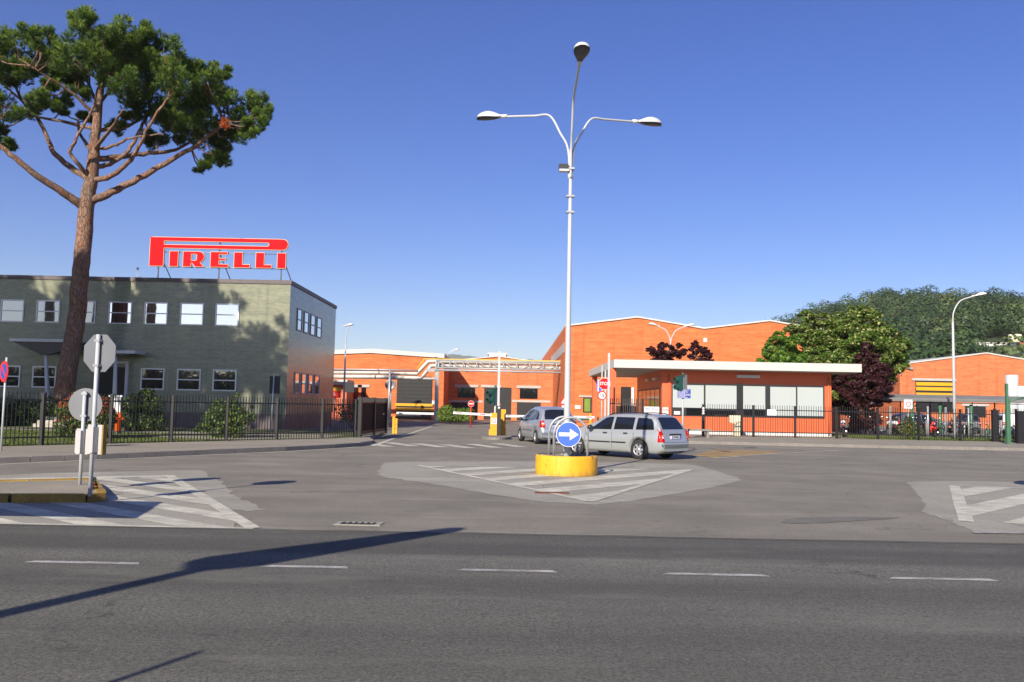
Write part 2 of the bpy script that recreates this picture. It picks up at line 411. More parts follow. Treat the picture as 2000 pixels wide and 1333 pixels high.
def quadcloud(name, mats, groups, parent=None, loc=None):
    """groups: list of (mat index, Nx4x3 or Nx3x3 array) -> one mesh of loose leaves"""
    vs = []; ls = []; mi = []; lt = []; o = 0
    for k, a in groups:
        a = np.asarray(a, dtype=np.float32); n, q = a.shape[:2]
        if n == 0: continue
        vs.append(a.reshape(-1, 3)); ls.append(np.arange(n*q)+o); lt.append(np.full(n, q)); mi.append(np.full(n, k)); o += n*q
    vs = np.concatenate(vs); ls = np.concatenate(ls); lt = np.concatenate(lt); mi = np.concatenate(mi)
    me = bpy.data.meshes.new(name)
    me.vertices.add(len(vs)); me.vertices.foreach_set('co', vs.ravel())
    me.loops.add(len(ls)); me.loops.foreach_set('vertex_index', ls.astype(np.int32))
    me.polygons.add(len(lt)); me.polygons.foreach_set('loop_start', (np.cumsum(lt)-lt).astype(np.int32))
    me.polygons.foreach_set('loop_total', lt.astype(np.int32)); me.polygons.foreach_set('material_index', mi.astype(np.int32))
    for m in mats: me.materials.append(MATS[m])
    me.update(calc_edges=True); me.validate()
    ob = bpy.data.objects.new(name, me); C.objects.link(ob)
    if parent: ob.parent = parent
    if loc is not None: ob.location = loc
    return ob
def unit(a): return a/np.maximum(1e-9, np.linalg.norm(a, axis=-1, keepdims=True))
def leaves(cen, nrm, size, asp=.55, jit=.7):
    """diamond leaves at cen facing roughly nrm"""
    n = len(cen)
    nn = unit(nrm + npr.normal(0, jit, (n, 3)))
    t = unit(np.cross(nn, npr.normal(0, 1, (n, 3)))); b = np.cross(nn, t)
    s = (size*npr.uniform(.6, 1.3, (n, 1)))
    return np.stack([cen-t*s, cen+b*s*asp, cen+t*s, cen-b*s*asp], 1)
def ball(n, c, r, shell=.5):
    d = unit(npr.normal(0, 1, (n, 3))); k = npr.uniform(shell, 1, (n, 1))**.6
    return np.array(c)+d*k*np.array(r), d
# ------------------------------------------------------------------ ground, roads, pavements
struct(flat('ground', [(-9000, -9000), (9000, -9000), (9000, 9000), (-9000, 9000)], -.08, 'earth'))
yard = struct(flat('yard', [(-60, 11), (90, 11), (90, 150), (-60, 150)], 0, 'asphalt_yard'))
ROAD_N = 11.55
road = struct(flat('road', [(-300, -6), (300, -6), (300, ROAD_N), (-300, ROAD_N)], .006, 'asphalt_road'))
struct(B('pavement').box(-300, 300, -14, -6, -.05, .13).build('pavement_near'))
# frayed joint between the new road surface and the junction
jp = []
x = -60
while x < 60: jp.append((x, ROAD_N+.02+rnd.uniform(-.05, .06))); x += rnd.uniform(.25, .8)
flat('joint_strip', jp+[(60, ROAD_N-.1), (-60, ROAD_N-.1)], .009, 'asphalt_road', road)
def jag(pts, step=.16, amp=.045):
    out = []; n = len(pts)
    for i in range(n):
        a, b = Vector(pts[i][:2]), Vector(pts[(i+1) % n][:2]); k = min(60, max(1, int((b-a).length/step))); w = 0
        for j in range(k):
            w = w*.7+rnd.uniform(-amp, amp); out.append(a+(b-a)*(j/k)+Vector((w, w)))
    return out
def strip(name, pts, w, z, m, parent):
    b = B(m); n = len(pts); L = []
    for i in range(n):
        a = Vector(pts[max(i-1, 0)][:2]); c = Vector(pts[min(i+1, n-1)][:2]); t = (c-a).normalized(); nn = Vector((-t.y, t.x))
        p = Vector(pts[i][:2]); L.append((p-nn*w/2, p+nn*w/2))
    for (a, c), (d, e) in zip(L, L[1:]): b.poly([(a.x, a.y, z), (d.x, d.y, z), (e.x, e.y, z), (c.x, c.y, z)])
    return b.build(name, parent)
# centre dashes
for x0, x1 in ((-60, 270), (520, 678), (897, 1083), (1300, 1497), (1740, 1940), (2190, 2390), (-510, -330)):
    a = G(x0, 1103+ (x0-160)*.0095 if x0 < 1500 else 1116); b = G(x1, 1103+(x1-160)*.0095 if x1 < 1500 else 1116)
    y = 9.02
    x0w, x1w = a.x*y/a.y, b.x*y/b.y
    if x0 == -60: x0w = G(52, 1101).x
    flat('dash', [(x0w-.05, y-.05), (x1w+.03, y-.055), (x1w-.02, y+.055), (x0w+.04, y+.05)], .010, 'paint_line', road)

# left pavement with kerb, and lawn behind the fence
kerbL = [(-40, -.6+8), (-22, 12.2), (-12.7, 21.6), (-11.1, 23.6), (-9.2, 26.6), (-7.5, 29.2), (-6.3, 31.6), (-5.7, 33.2), (-5.55, 34.6)]
fenceL = [(-26, 14.6), (-19, 22.4), (-15.6, 26.4), (-12.65, 30.2), (-9.94, 33.6), (-7.6, 36.4), (-6.75, 38.2)]
def slab(name, pts, z0, z1, m):
    b = B(m); n = len(pts)
    return struct(b.prism([pts], lambda u, v, w: (u, v, z1+w), z0-z1).build(name))
slab('pavement_left', kerbL+[(-5.6, 36), (-6.2, 38.6), (-6.6, 46)]+[(-7.4, 46)]+fenceL[::-1]+[(-60, 2), (-60, 0)], -.05, .13, 'pavement')
kb = B('kerb')
def kerbrun(pts, parent, w=.16, z=.142, gap=.012):
    pts = [Vector((p[0], p[1], 0)) for p in pts]
    for a, b in zip(pts, pts[1:]):
        L = (b-a).length; n = max(1, round(L/1.0)); t = (b-a)/L; nn = Vector((-t.y, t.x, 0))
        for k in range(n):
            p = a+t*(L*k/n+gap); q = a+t*(L*(k+1)/n-gap); d = rnd.uniform(-.006, .006)
            lo = B('kerb'); e = -nn*.02
            r = [p+e, q+e, q+nn*w, p+nn*w]
            lo.prism([[(v.x, v.y) for v in r]], lambda u, v, ww, d=d: (u, v, z+d+ww), -.16)
            lo.build('kerbstone', parent)
kerbrun(kerbL[2:], bpy.data.objects['pavement_left'])
lawn_pts = fenceL+[(-7.6, 47.5), (-60, 47.5), (-60, 8)]
struct(B('soil').prism([lawn_pts], lambda u, v, w: (u, v, .10+w), -.12).build('lawn_left'))
struct(flat('path', [(-8.2, 38.5), (-26, 40.2), (-60, 41), (-60, 43), (-26, 42.2), (-8.0, 41)], .106, 'pavement'))
struct(flat('path_by_gate', [(-12.4, 33.2), (-7.8, 37.6), (-7.8, 41.5), (-16, 36.5)], .109, 'pavement'))
# right pavement and lawn
kerbR = [(5.2, 44.6), (6.2, 42.3), (8.2, 41.2), (16, 40.6), (24, 40.4), (27, 39.2), (29.5, 36.5), (33, 31), (40, 22)]
slab('pavement_right', kerbR+[(60, 22), (60, 49.2), (5.0, 49.2)], -.05, .13, 'pavement')
kerbrun([(6.2, 42.3), (8.2, 41.2), (16, 40.6), (24, 40.4), (27, 39.2), (29.5, 36.5)], bpy.data.objects['pavement_right'])
slab('pavement_gatehouse', [(5.0, 49.204), (20, 49.204), (20, 66), (5.6, 66)], -.05, .126, 'pavement')
struct(B('soil').prism([[(20.004, 49.204), (60, 49.204), (60, 59), (20.004, 59)]], lambda u, v, w: (u, v, .11+w), -.12).build('lawn_right'))

def clip_stripes(tri, ang, w, gap, z, m, parent, off=0.0, minlen=.25):
    """parallel painted bars clipped to a convex polygon"""
    t = Vector((math.cos(ang), math.sin(ang))); nn = Vector((-t.y, t.x))
    tri = [Vector(p[:2]) for p in tri]
    ds = [p.dot(nn) for p in tri]; d = min(ds)+off
    while d < max(ds):
        poly = tri[:]
        for s, lim in ((1, d), (-1, d+w)):
            out = []
            for i in range(len(poly)):
                p, q = poly[i], poly[(i+1) % len(poly)]
                a, b = s*(p.dot(nn)-lim), s*(q.dot(nn)-lim)
                if a >= 0: out.append(p)
                if a*b < 0: out.append(p+(q-p)*(a/(a-b)))
            poly = out
            if not poly: break
        if poly and max(p.dot(t) for p in poly)-min(p.dot(t) for p in poly) > minlen and len(poly) > 2:
            flat('stripe', [(p.x, p.y) for p in poly], z, m, parent)
        d += w+gap
# the central splitter: pale patch, white hatching
patch_c = [G(*q) for q in ((744, 931), (742, 918), (748, 904), (830, 902), (1000, 901), (1220, 904), (1360, 909), (1415, 925), (1452, 938), (1390, 953), (1320, 965), (1240, 978), (1160, 987), (1070, 982), (990, 971), (930, 960), (870, 949), (800, 940))]
pc = flat('concrete_patch', jag(patch_c), .004, 'concrete_patch', yard)
T = [G(830, 911), G(1352, 918), G(1157, 981)]
strip('border_line', [G(818, 910), G(1150, 980)], .16, .012, 'paint_white', yard)
strip('border_line', [G(1350, 918), G(1152, 981)], .16, .0125, 'paint_white', yard)
strip('border_line', [G(815, 910), G(1040, 913)], .10, .0115, 'paint_white', yard)
strip('border_line', [G(1172, 913), G(1352, 917)], .12, .0118, 'paint_white', yard)
clip_stripes(T, R(47), .62, .62, .0085, 'paint_white', yard, off=.25)
# left hatched area and island
patch_l = [G(*q) for q in ((-300, 936), (0, 928), (200, 922), (395, 919), (430, 940), (470, 975), (520, 995), (480, 1000), (420, 990), (440, 1010), (460, 1032), (-300, 1024))]
flat('concrete_patch', jag(patch_l), .004, 'concrete_patch', yard)
tl = [G(-260, 946), G(332, 931), G(492, 1033), G(-260, 1020)]
strip('border_line', [G(330, 930), G(494, 1033)], .20, .012, 'paint_white', yard)
strip('border_line', [G(-260, 1019), G(495, 1034)], .11, .0125, 'paint_white', yard)
strip('border_line', [G(-260, 944), G(120, 935), G(332, 931)], .42, .0118, 'paint_white', yard)
clip_stripes(tl, R(-38), .40, .42, .0085, 'paint_white', yard, off=.1)
isl = [G(-300, 957), G(60, 951), G(178, 948), G(190, 955), G(207, 976), G(206, 980), G(170, 983), G(-300, 984)]
islo = B('kerb_yellow')
tr = struct(B('pavement').prism([offset([(p.x, p.y) for p in isl], -.12)], lambda u, v, w: (u, v, .115+w), -.13).build('traffic_island'))
ip = [(p.x, p.y) for p in isl]; inn = offset(ip, -.14)
for i in range(len(ip)):
    j = (i+1) % len(ip); a, b, c, d = ip[i], ip[j], inn[j], inn[i]
    n = max(1, round((Vector(b)-Vector(a)).length/1.0))
    for k in range(n):
        L = lambda p, q, t: (p[0]+(q[0]-p[0])*t, p[1]+(q[1]-p[1])*t)
        t0, t1 = k/n+.008, (k+1)/n-.008
        B('kerb_yellow').prism([[L(a, b, t0), L(a, b, t1), L(d, c, t1), L(d, c, t0)]], lambda u, v, w: (u, v, .14+w), -.15).build('kerbstone', tr)
# right hatched area
patch_r = [G(*q) for q in ((1770, 942), (1850, 940), (2300, 948), (2300, 1046), (1900, 1040), (1800, 1000), (1810, 985), (1790, 965))]
flat('concrete_patch', jag(patch_r), .004, 'concrete_patch', yard)
trr = [G(1866, 950), G(2300, 962), G(2300, 1040), G(1890, 1019)]
strip('border_line', [G(1864, 950), G(1875, 985), G(1888, 1020)], .22, .012, 'paint_white', yard)
strip('border_line', [G(1864, 951), G(2300, 961)], .10, .0118, 'paint_white', yard)
strip('border_line', [G(1900, 1042), G(2300, 1047)], .12, .0125, 'paint_line', yard)
clip_stripes(trr, R(45), .62, .60, .0085, 'paint_white', yard, off=.2)
# long dark patch of newer tar and pale scar
flat('tar_patch', jag([G(*q) for q in ((1535, 1014), (1640, 1010), (1765, 1010), (1740, 1014), (1640, 1020), (1570, 1024), (1530, 1021))], .12, .07), .005, 'tar', yard)
0 and flat('pale_scar', [G(*q) for q in ((1560, 1002), (1620, 987), (1630, 989), (1590, 1001), (1570, 1008))], .0052, 'concrete_patch', yard)
# edge lines, yellow box, crossing bars at the entrance
strip('edge_line', [G(-300, 921), G(0, 908), G(200, 898.5), G(400, 890), G(560, 883), G(700, 874)], .14, .008, 'paint_white', yard)
strip('edge_line', [G(1338, 893), G(1390, 896), G(1520, 886), G(1640, 880.5)], .13, .008, 'paint_white', yard)
strip('edge_line', [G(1338, 882), G(1410, 877), G(1560, 884)], .12, .0085, 'paint_white', yard)
strip('edge_line', [G(1520, 876), G(1600, 880), G(1720, 882)], .12, .009, 'paint_white', yard)
strip('edge_line', [G(1720, 879), G(1980, 880)], .12, .008, 'paint_white', yard)
clip_stripes([G(1350, 890), G(1400, 878.5), G(1545, 883.5), G(1395, 894.5)], R(12), .45, .40, .0075, 'paint_yellow', yard, off=.1)
for px, py in ((735, 869), (783, 868), (838, 870), (893, 872), (945, 871), (995, 870)):
    strip('crossing_bar', [G(px-26, py-3), G(px+26, py+4)], .55, .008, 'paint_white', yard)
for k in range(8):
    px = 812+k*29; strip('crossing_bar', [G(px, 836.5), G(px+17, 836.5)], .55, .008, 'paint_line', yard)
strip('edge_line', [G(778, 855), G(845, 833)], .18, .0085, 'paint_white', yard)
strip('edge_line', [G(800, 848), G(960, 848.5)], .22, .009, 'paint_white', yard)
strip('edge_line', [G(728, 872), G(775, 855)], .2, .0095, 'paint_white', yard)
# drain in the gutter
dr = thing('drain_grate', 'small iron drain grate in the asphalt by the road joint', 'drain', G(697, 1024))
B('concrete_patch').prism([[(-.30, -.13), (.34, -.15), (.36, .17), (-.28, .16)], [(-.22, -.10), (-.22, .12), (.26, .12), (.26, -.10)]], lambda u, v, w: (u, v, .010+w), -.012).build('surround', dr)
B('black').box(-.22, .26, -.10, .12, .001, .003).build('sump', dr)
for k in range(6): B('dark_steel').box(-.21+k*.085, -.175+k*.085, -.10, .12, .004, .012).build('bar', dr)
B('bark').box(-.23, .27, -.005, .025, .0045, .0115).build('cross_bar', dr)
d2 = thing('drain_grate', 'rusty iron drain cover in the white hatching before the yellow drum', 'drain', G(1078, 964))
B('mulch').box(-.33, .33, -.13, .13, .002, .016).build('cover', d2)
# ------------------------------------------------------------------ green-tiled office
def window(parent, x, z, w, h, pane, y=0.0, frame='window_frame', bars=(.5,), fr=.07, side=None):
    """window on a wall whose outer face is y (faces -y); side=('x', X) puts it on a wall that faces +x"""
    fm = (lambda u, v, ww: (x+u, y-.05+ww, z+v)) if side is None else (lambda u, v, ww: (side+.05-ww, x+u, z+v))
    o = B(frame).prism([[(0, 0), (w, 0), (w, h), (0, h)], [(fr, fr), (fr, h-fr), (w-fr, h-fr), (w-fr, fr)]], fm, .06).build('window', parent)
    fp = (lambda u, v, ww: (x+u, y-.015+ww, z+v)) if side is None else (lambda u, v, ww: (side+.015-ww, x+u, z+v))
    zs = [fr]+[h*b for b in bars]+[h-fr]
    for a, b in zip(zs, zs[1:]):
        B(pane if isinstance(pane, str) else pane[zs.index(a) % len(pane)]).prism([[(fr, a), (w-fr, a), (w-fr, b), (fr, b)]], fp, .012).build('pane', o)
    for b in bars:
        fb = (lambda u, v, ww: (x+u, y-.045+ww, z+v)) if side is None else (lambda u, v, ww: (side+.045-ww, x+u, z+v))
        B(frame).prism([[(fr, h*b-.03), (w-fr, h*b-.03), (w-fr, h*b+.03), (fr, h*b+.03)]], fb, .028).build('glazing_bar', o)
    return o
CX, CY = -12.5, 48.6
ob = thing('office_building', 'two-storey office clad in glossy dark green tiles, with tree shadows', 'building', (CX, CY, 0))
HB = P(563, 548, CY).z
B('tile_green').box(-40, 0, 0, 12.7, .9, HB-.22).build('wall', ob)
B('dark_coping').box(-40, -.03, .03, 12.67, 0, .9).build('plinth', ob)
B('dark_coping').box(-40, .06, -.06, 12.76, HB-.22, HB).build('coping', ob)
W0 = P(420, 637, CY); W1 = P(468, 594, CY)
ww, wh = (W1-W0).x, W1.z-W0.z
for px in (0-46, 0-116, 0-186): pass
up = [(0, 'glass_half'), (70, 'glass_half'), (140, 'glass_half'), (211, 'glass_sky'), (281, 'glass_sky'), (351, 'glass_sky'), (420, 'glass_sky')]
for px, pn in [(-70, 'glass_half'), (-140, 'glass_half')]+up:
    p = P(px, 637-(420-px)*.0205, CY)
    window(ob, p.x-CX, W0.z, ww, wh, pn)
L0 = P(416, 764, CY).z; L1 = P(416, 722, CY).z
for px, pn in ((-70, 'glass_dark'), (-8, 'glass_dark'), (62, 'glass_dark'), (274, 'glass_dark'), (345, 'glass_dark'), (415, 'glass_half')):
    p = P(px, 760, CY); window(ob, p.x-CX, L0, ww, L1-L0, pn)
for k in range(4):
    # four narrow windows on the gable side: positions from their pixels on the plane x = CX
    px = (580, 593.5, 606.5, 619)[k]
    def onside(px, py):
        d = cf*F_PX + cr*(px-1000) - cu*(py-666.5); t = CX/d.x; return Vector((CX, d.y*t, EYE+d.z*t))
    a, b = onside(px-.5, 640), onside(px+8.6, 640)
    window(ob, a.y-CY, W0.z-.02, b.y-a.y, wh+.05, 'glass_sky', side=0.0, frame='galv_dull')
    a, b = onside(px-5, 740), onside(px+4.6, 740)
    window(ob, a.y-CY, L0-.05, b.y-a.y, L1-L0+.05, 'glass_sky', side=0.0, frame='galv_dull')
# entrance door recess, steps
p0, p1 = P(192, 790, CY), P(247, 718, CY)
dr = B('black').box(p0.x-CX, p1.x-CX, -.03, .02, .1, p1.z).build('door', ob)
B('white_trim').box(p1.x-CX-.02, p1.x-CX+.14, -.10, .02, 1.6, p1.z+.2).build('door_jamb', ob)
B('white_trim').box(p0.x-CX-.2, p1.x-CX+.14, -.12, .02, p1.z+.2, p1.z+.34).build('door_lintel', ob)
q = P(84, 835, 43.5)
for k in range(3): B('stone_step').box(q.x-CX-.8, q.x-CX+1.0, -4.6+k*.34, -4.27+k*.34, .1, .1+.17*(k+1)).build('step', ob)
# canopies on tapering columns
def canopy(px0, px1, yfront, D0, D1, colpx, ybase, label, lean):
    a, b = P(px0, yfront, D0), P(px1, yfront+(px1-px0)*.02, D0)
    c = P(colpx[0], colpx[1], (D0+D1)/2-.3); f = P(colpx[2], ybase, (D0+D1)/2-.3); zt = a.z
    t = thing('canopy', label, 'canopy', (c.x, (D0+D1)/2, 0))
    ox, oy = c.x, (D0+D1)/2
    B('white_trim').box(a.x-ox, b.x-ox, D0-oy, D1-oy, zt-.16, zt).build('slab', t)
    zc = c.z; x0, x1, y0, y1 = a.x-ox+.1, b.x-ox-.1, D0-oy+.1, D1-oy-.1
    s = .16
    vs = [(x0, y0, zt-.162), (x1, y0, zt-.162), (x1, y1, zt-.162), (x0, y1, zt-.162), (-s, -.3-s, zc), (s, -.3-s, zc), (s, -.3+s, zc), (-s, -.3+s, zc)]
    B('canopy_soffit').add(vs, [(0, 1, 2, 3), (7, 6, 5, 4), (0, 4, 5, 1), (1, 5, 6, 2), (2, 6, 7, 3), (3, 7, 4, 0)]).build('soffit', t)
    B('white_trim').tube([(f.x-ox, -.3, .1), (f.x-ox*1.0+(0-(f.x-ox))*.5, -.3, zc*.5), (0, -.3, zc+.02)], [.15, .12, .09], 8).build('column', t)
    return t
canopy(18, 172, 661, 46.85, 48.55, (90, 694, 96), 816, 'white-edged entrance canopy on a thin tapered column left of the pine trunk', 0)
canopy(196, 264, 684, 47.2, 48.56, (226, 697, 224), 800, 'small dark entrance canopy on a tapered column right of the pine trunk', 0)
# rooftop letters
S = .15/34.7
def sx(u): return (u-960)*S
def sz(v): return (470-v)*S
ctr = P(280+.15*960, 450+.15*483, 49.0)
sg = thing('rooftop_sign', 'long red letter sign with pale edges on posts above the green office roof', 'sign', (ctr.x, 49.0, HB))
zb = ctr.z-HB
def arc(cx, cy, r, a0, a1, n=14): return [(cx+r*math.cos(R(a0+(a1-a0)*k/n)), cy-r*math.sin(R(a0+(a1-a0)*k/n))) for k in range(n+1)]
Pl = [[(66, 82), (1810, 82)]+arc(1810, 154, 72, 88, -88)+[(1810, 226), (250, 226), (250, 468), (66, 468)], [(250, 132), (250, 180), (1608, 180)]+arc(1608, 156, 24, -88, 88)+[(1608, 132)]]
Il = [[(330, 266), (442, 266), (442, 468), (330, 468)]]
Rl = [[(508, 266), (710, 266)]+arc(715, 336, 70, 80, -50)+[(735, 412), (785, 468), (668, 468), (628, 418), (614, 418), (614, 468), (508, 468)], [(614, 300), (614, 386), (662, 386)]+arc(668, 366, 20, -80, -5, 4)+arc(668, 320, 20, 5, 80, 4)+[(662, 300)]]
El = [[(868, 266), (1088, 266), (1088, 298), (980, 298), (980, 350), (1068, 350), (1068, 376), (980, 376), (980, 428), (1104, 428), (1104, 468), (868, 468)]]
Ll = [[(1178, 266), (1288, 266), (1288, 426), (1386, 426), (1386, 468), (1178, 468)]]
L2 = [[(u+286, v) for u, v in Ll[0]]]
I2 = [[(u+1416, v) for u, v in Il[0]]]
for loops in (Pl, Il, Rl, El, Ll, L2, I2):
    lp = [[(sx(u), zb+sz(v)) for u, v in q] for q in loops]
    L = B('letter_edge').prism([offset(lp[0], .014)]+[offset(h, -.014) for h in lp[1:]], XZ(0), .14).build('letter', sg)
    B('letter_red').prism([offset(lp[0], -.012)]+[offset(h, .012) for h in lp[1:]], XZ(-.012), .0118).build('face', L)
for v in (274, 470): B('galv').tube([(sx(240), .20, zb+sz(v)), (sx(1860), .20, zb+sz(v))], .028, 6).build('rail', sg)
for u in (170, 970, 1790):
    B('galv').tube([(sx(u), .2, 0), (sx(u), .2, zb+sz(120))], .04, 6).build('post', sg)
    B('galv_dull').tube([(sx(u)+.35, 1.5, 0), (sx(u)+.04, .22, zb+sz(300))], .03, 6).build('brace', sg)
# small mast on the roof
p = P(268, 540, 51); m = thing('roof_mast', 'tiny lattice mast with round head on the green office roof', 'mast', (p.x, 51, HB))
B('galv').tube([(-.12, 0, 0), (-.02, 0, .8)], .012, 5).build('leg', m); B('galv').tube([(.12, 0, 0), (.02, 0, .8)], .012, 5).build('leg', m)
B('white_trim').lathe([(0, .76), (.07, .8), (.07, .9), (0, .95)], 10).build('head', m); B('galv').tube([(-.15, 0, .38), (.2, 0, .38)], .012, 5).build('crossbar', m)

# ------------------------------------------------------------------ factory halls
def gable(t, x0, x1, ze, zr, y, depth, m, name='wall', xr=None):
    xr = (x0+x1)/2 if xr is None else xr
    return B(m).prism([[(x0, 0), (x1, 0), (x1, ze), (xr, zr), (x0, ze)]], XZ(y), depth).build(name, t)
def roof_trim(t, pts, y0, y1, th=.16, m='white_roof', over=.12):
    up = [(u, v+th) for u, v in pts[::-1]]
    return B(m).prism([list(pts)+up], XZ(y0-over), (y1-y0)+2*over).build('roof', t)
def dark_opening(t, x0, x1, z0, z1, y, name, m='dark_steel', lint=True):
    o = B(m).box(x0, x1, y-.04, y+.02, z0, z1).build(name, t)
    if lint: B('lintel').box(x0-.35, x1+.35, y-.10, y+.02, z1+.004, z1+.26).build('lintel', t)
    return o
# big twin-gable hall
YG = 72.0
a = P(1104, 638, YG); pk = P(1245, 621, YG); vl = P(1375, 643, YG); pk2 = P(1503, 628, YG); en = P(1640, 652, YG)
gh = thing('factory_hall', 'tall orange brick hall with two low gables behind the gatehouse', 'building', (a.x, YG, 0))
xs = [0, pk.x-a.x, vl.x-a.x, pk2.x-a.x, en.x-a.x]; zs = [a.z, pk.z, vl.z, pk2.z, en.z]
tops = list(zip(xs, zs))
B('brick_orange').prism([[(0, 0), (xs[-1], 0)]+tops[::-1]], XZ(0), 70).build('wall', gh)
roof_trim(gh, tops, 0, 70, .13)
B('lintel').box(-.03, .01, 1.0, 24, zs[0]-2.1, zs[0]-1.25).build('side_band', gh)
B('white_trim').box(xs[2]-.05, xs[2]+.25, -.06, .01, zs[2]-1.1, zs[2]-.75).build('wall_vent', gh)
# low wing of the hall by the gate
w0, w1 = P(1120, 790, 70.6), P(1262, 760, 70.6)
B('lintel').box(P(1131, 775, YG).x-a.x, P(1160, 775, YG).x-a.x, -.09, -.004, P(1140, 776, YG).z, P(1140, 773, YG).z).build('lintel', gh)
B('green_blind').box(P(1141, 800, YG).x-a.x, P(1153, 775, YG).x-a.x, -.05, -.004, P(1140, 804, YG).z, P(1140, 779, YG).z).build('window', gh)
B('black').box(P(1138.5, 800, YG).x-a.x, P(1156, 775, YG).x-a.x, -.03, -.003, P(1140, 806, YG).z, P(1140, 777.5, YG).z).build('window_frame', gh)
B('sign_white').box(P(1123, 800, YG).x-a.x, P(1134, 775, YG).x-a.x, -.05, -.004, P(1128, 799, YG).z, P(1128, 792, YG).z).build('plaque', gh)
B('black').box(P(1212, 800, YG).x-a.x, P(1232, 775, YG).x-a.x, -.05, -.004, .1, P(1220, 756, YG).z).build('doorway', gh)
B('white_trim').box(P(1232.5, 800, YG).x-a.x, P(1238, 775, YG).x-a.x, -.12, -.004, .1, P(1220, 757, YG).z).build('door_leaf', gh)
# hall across the yard with the open doorway
YM = 92.0
p0, p1 = P(846, 821, YM), P(1112, 821, YM)
mh = thing('factory_hall', 'low orange brick hall with dark open doorway across the yard', 'building', (p0.x, YM, 0))
pw = p1.x-p0.x; zt = P(905, 706, YM).z; zr = P(972, 697, YM).z
xr = P(972, 700, YM).x-p0.x
B('brick_orange2').prism([[(-1, 0), (pw, 0), (pw, zt-.4), (xr, zr), (-1, zt-.4)]], XZ(0), 40).build('wall', mh)
roof_trim(mh, [(-1, zt-.4), (xr, zr), (pw, zt-.4)], 0, 40, .12)
c0, c1 = P(952, 699, 96), P(991, 690, 96)
cup = B('white_roof').box(c0.x-p0.x, c1.x-p0.x, 4, 12, zr-.6, c1.z).build('roof_monitor', mh)
for q in ((952.6, 954.5), (988, 990)): B('black').box(P(q[0], 690, 96).x-p0.x, P(q[1], 690, 96).x-p0.x, 3.95, 4.01, c1.z-.6, c1.z-.15).build('louvre', cup)
def px_rect(t, ox, y, x0, x1, yt, yb, name, m='dark_steel', lint=True, zmin=None):
    A, Bq = P(x0, yb, y), P(x1, yt, y); z0 = A.z if zmin is None else zmin
    return dark_opening(t, A.x-ox, Bq.x-ox, z0, Bq.z, 0, name, m, lint)
px_rect(mh, p0.x, YM, 894, 928, 757, 777, 'window', 'glass_dark')
px_rect(mh, p0.x, YM, 944.5, 972, 757.5, 819, 'doorway', 'black', zmin=.05)
px_rect(mh, p0.x, YM, 972.05, 999, 757.5, 819, 'door_leaf', 'dark_steel', lint=False, zmin=.05)
px_rect(mh, p0.x, YM, 1015, 1050, 759, 779, 'window', 'glass_dark')
px_rect(mh, p0.x, YM, 1009, 1056, 786, 818, 'roller_door', 'dark_steel', lint=False, zmin=.05)
px_rect(mh, p0.x, YM, 880, 932, 786, 818, 'roller_door', 'dark_steel', lint=False, zmin=.05)
for xa, xb in ((870, 943), (1000, 1075)):
    A, Bq = P(xa, 785.5, YM), P(xb, 783, YM); B('lintel').box(A.x-p0.x, Bq.x-p0.x, -.05, .01, A.z, A.z+.22).build('string_course', mh)
# left hall with the big roller door
YL = 85.0
p0, p1 = P(560, 820, YL), P(865, 820, YL)
lh = thing('factory_hall', 'orange brick hall with white roof edge and black roller door beside the office', 'building', (p1.x, YL, 0))
xL = p0.x-p1.x; xr = P(725, 690, YL).x-p1.x; zr = P(725, 690, YL).z; z1 = P(865, 700, YL).z
zl = zr-(zr-z1)*(xr-xL)/(-xr)
B('brick_orange').prism([[(xL, 0), (0, 0), (0, z1), (xr, zr), (xL, zl)]], XZ(0), 45).build('wall', lh)
roof_trim(lh, [(xL, zl), (xr, zr), (0, z1)], 0, 45, .42, over=.15)
rd = B('dark_steel').box(P(774, 800, YL).x-p1.x, P(843, 800, YL).x-p1.x, -.06, -.004, .1, P(800, 741, YL).z).build('roller_door', lh)
for k in range(11):
    z = .3+k*.36; B('dark_steel').box(P(774, 800, YL).x-p1.x+.05, P(843, 800, YL).x-p1.x-.05, -.09, -.062, z, z+.33).build('slat', rd)
B('lintel').box(P(756, 800, YL).x-p1.x, P(850, 800, YL).x-p1.x, -.1, -.003, P(800, 740.5, YL).z, P(800, 737, YL).z).build('lintel', lh)
for yt in (788.5, 797): B('yellow_gate').box(P(772, 800, YL).x-p1.x, P(845, 800, YL).x-p1.x, -.20, -.12, P(800, yt+5, YL).z, P(800, yt, YL).z).build('guard_bar', lh)
px_rect(lh, p1.x, YL, 690, 700, 757, 790, 'window', 'glass_dark')
px_rect(lh, p1.x, YL, 705, 715, 757, 790, 'window', 'glass_dark')
B('sign_white').box(P(843.5, 800, YL).x-p1.x, P(848.5, 800, YL).x-p1.x, -.06, -.003, P(845, 790, YL).z, P(845, 783, YL).z).build('plaque', lh)
B('mulch').box(P(846, 800, YL).x-p1.x, P(852, 800, YL).x-p1.x, -.16, -.13, z1-.35, z1+.1).build('rust_patch', lh)
# low shed in front of the left hall, seen between office and gate
YS = 80
s0, s1 = P(650, 800, YS), P(676, 800, YS)
sh = thing('gate_shed', 'small orange shed with corrugated white eave behind the green office', 'shed', (s0.x-1, YS, 0))
B('orange_trim').box(-3, s1.x-s0.x+1, 0, 3, 0, P(660, 752, YS).z).build('wall', sh)
B('white_roof').box(-3.2, s1.x-s0.x+1.1, -.4, 3.2, P(660, 752, YS).z+.002, P(660, 742, YS).z).build('eave', sh)
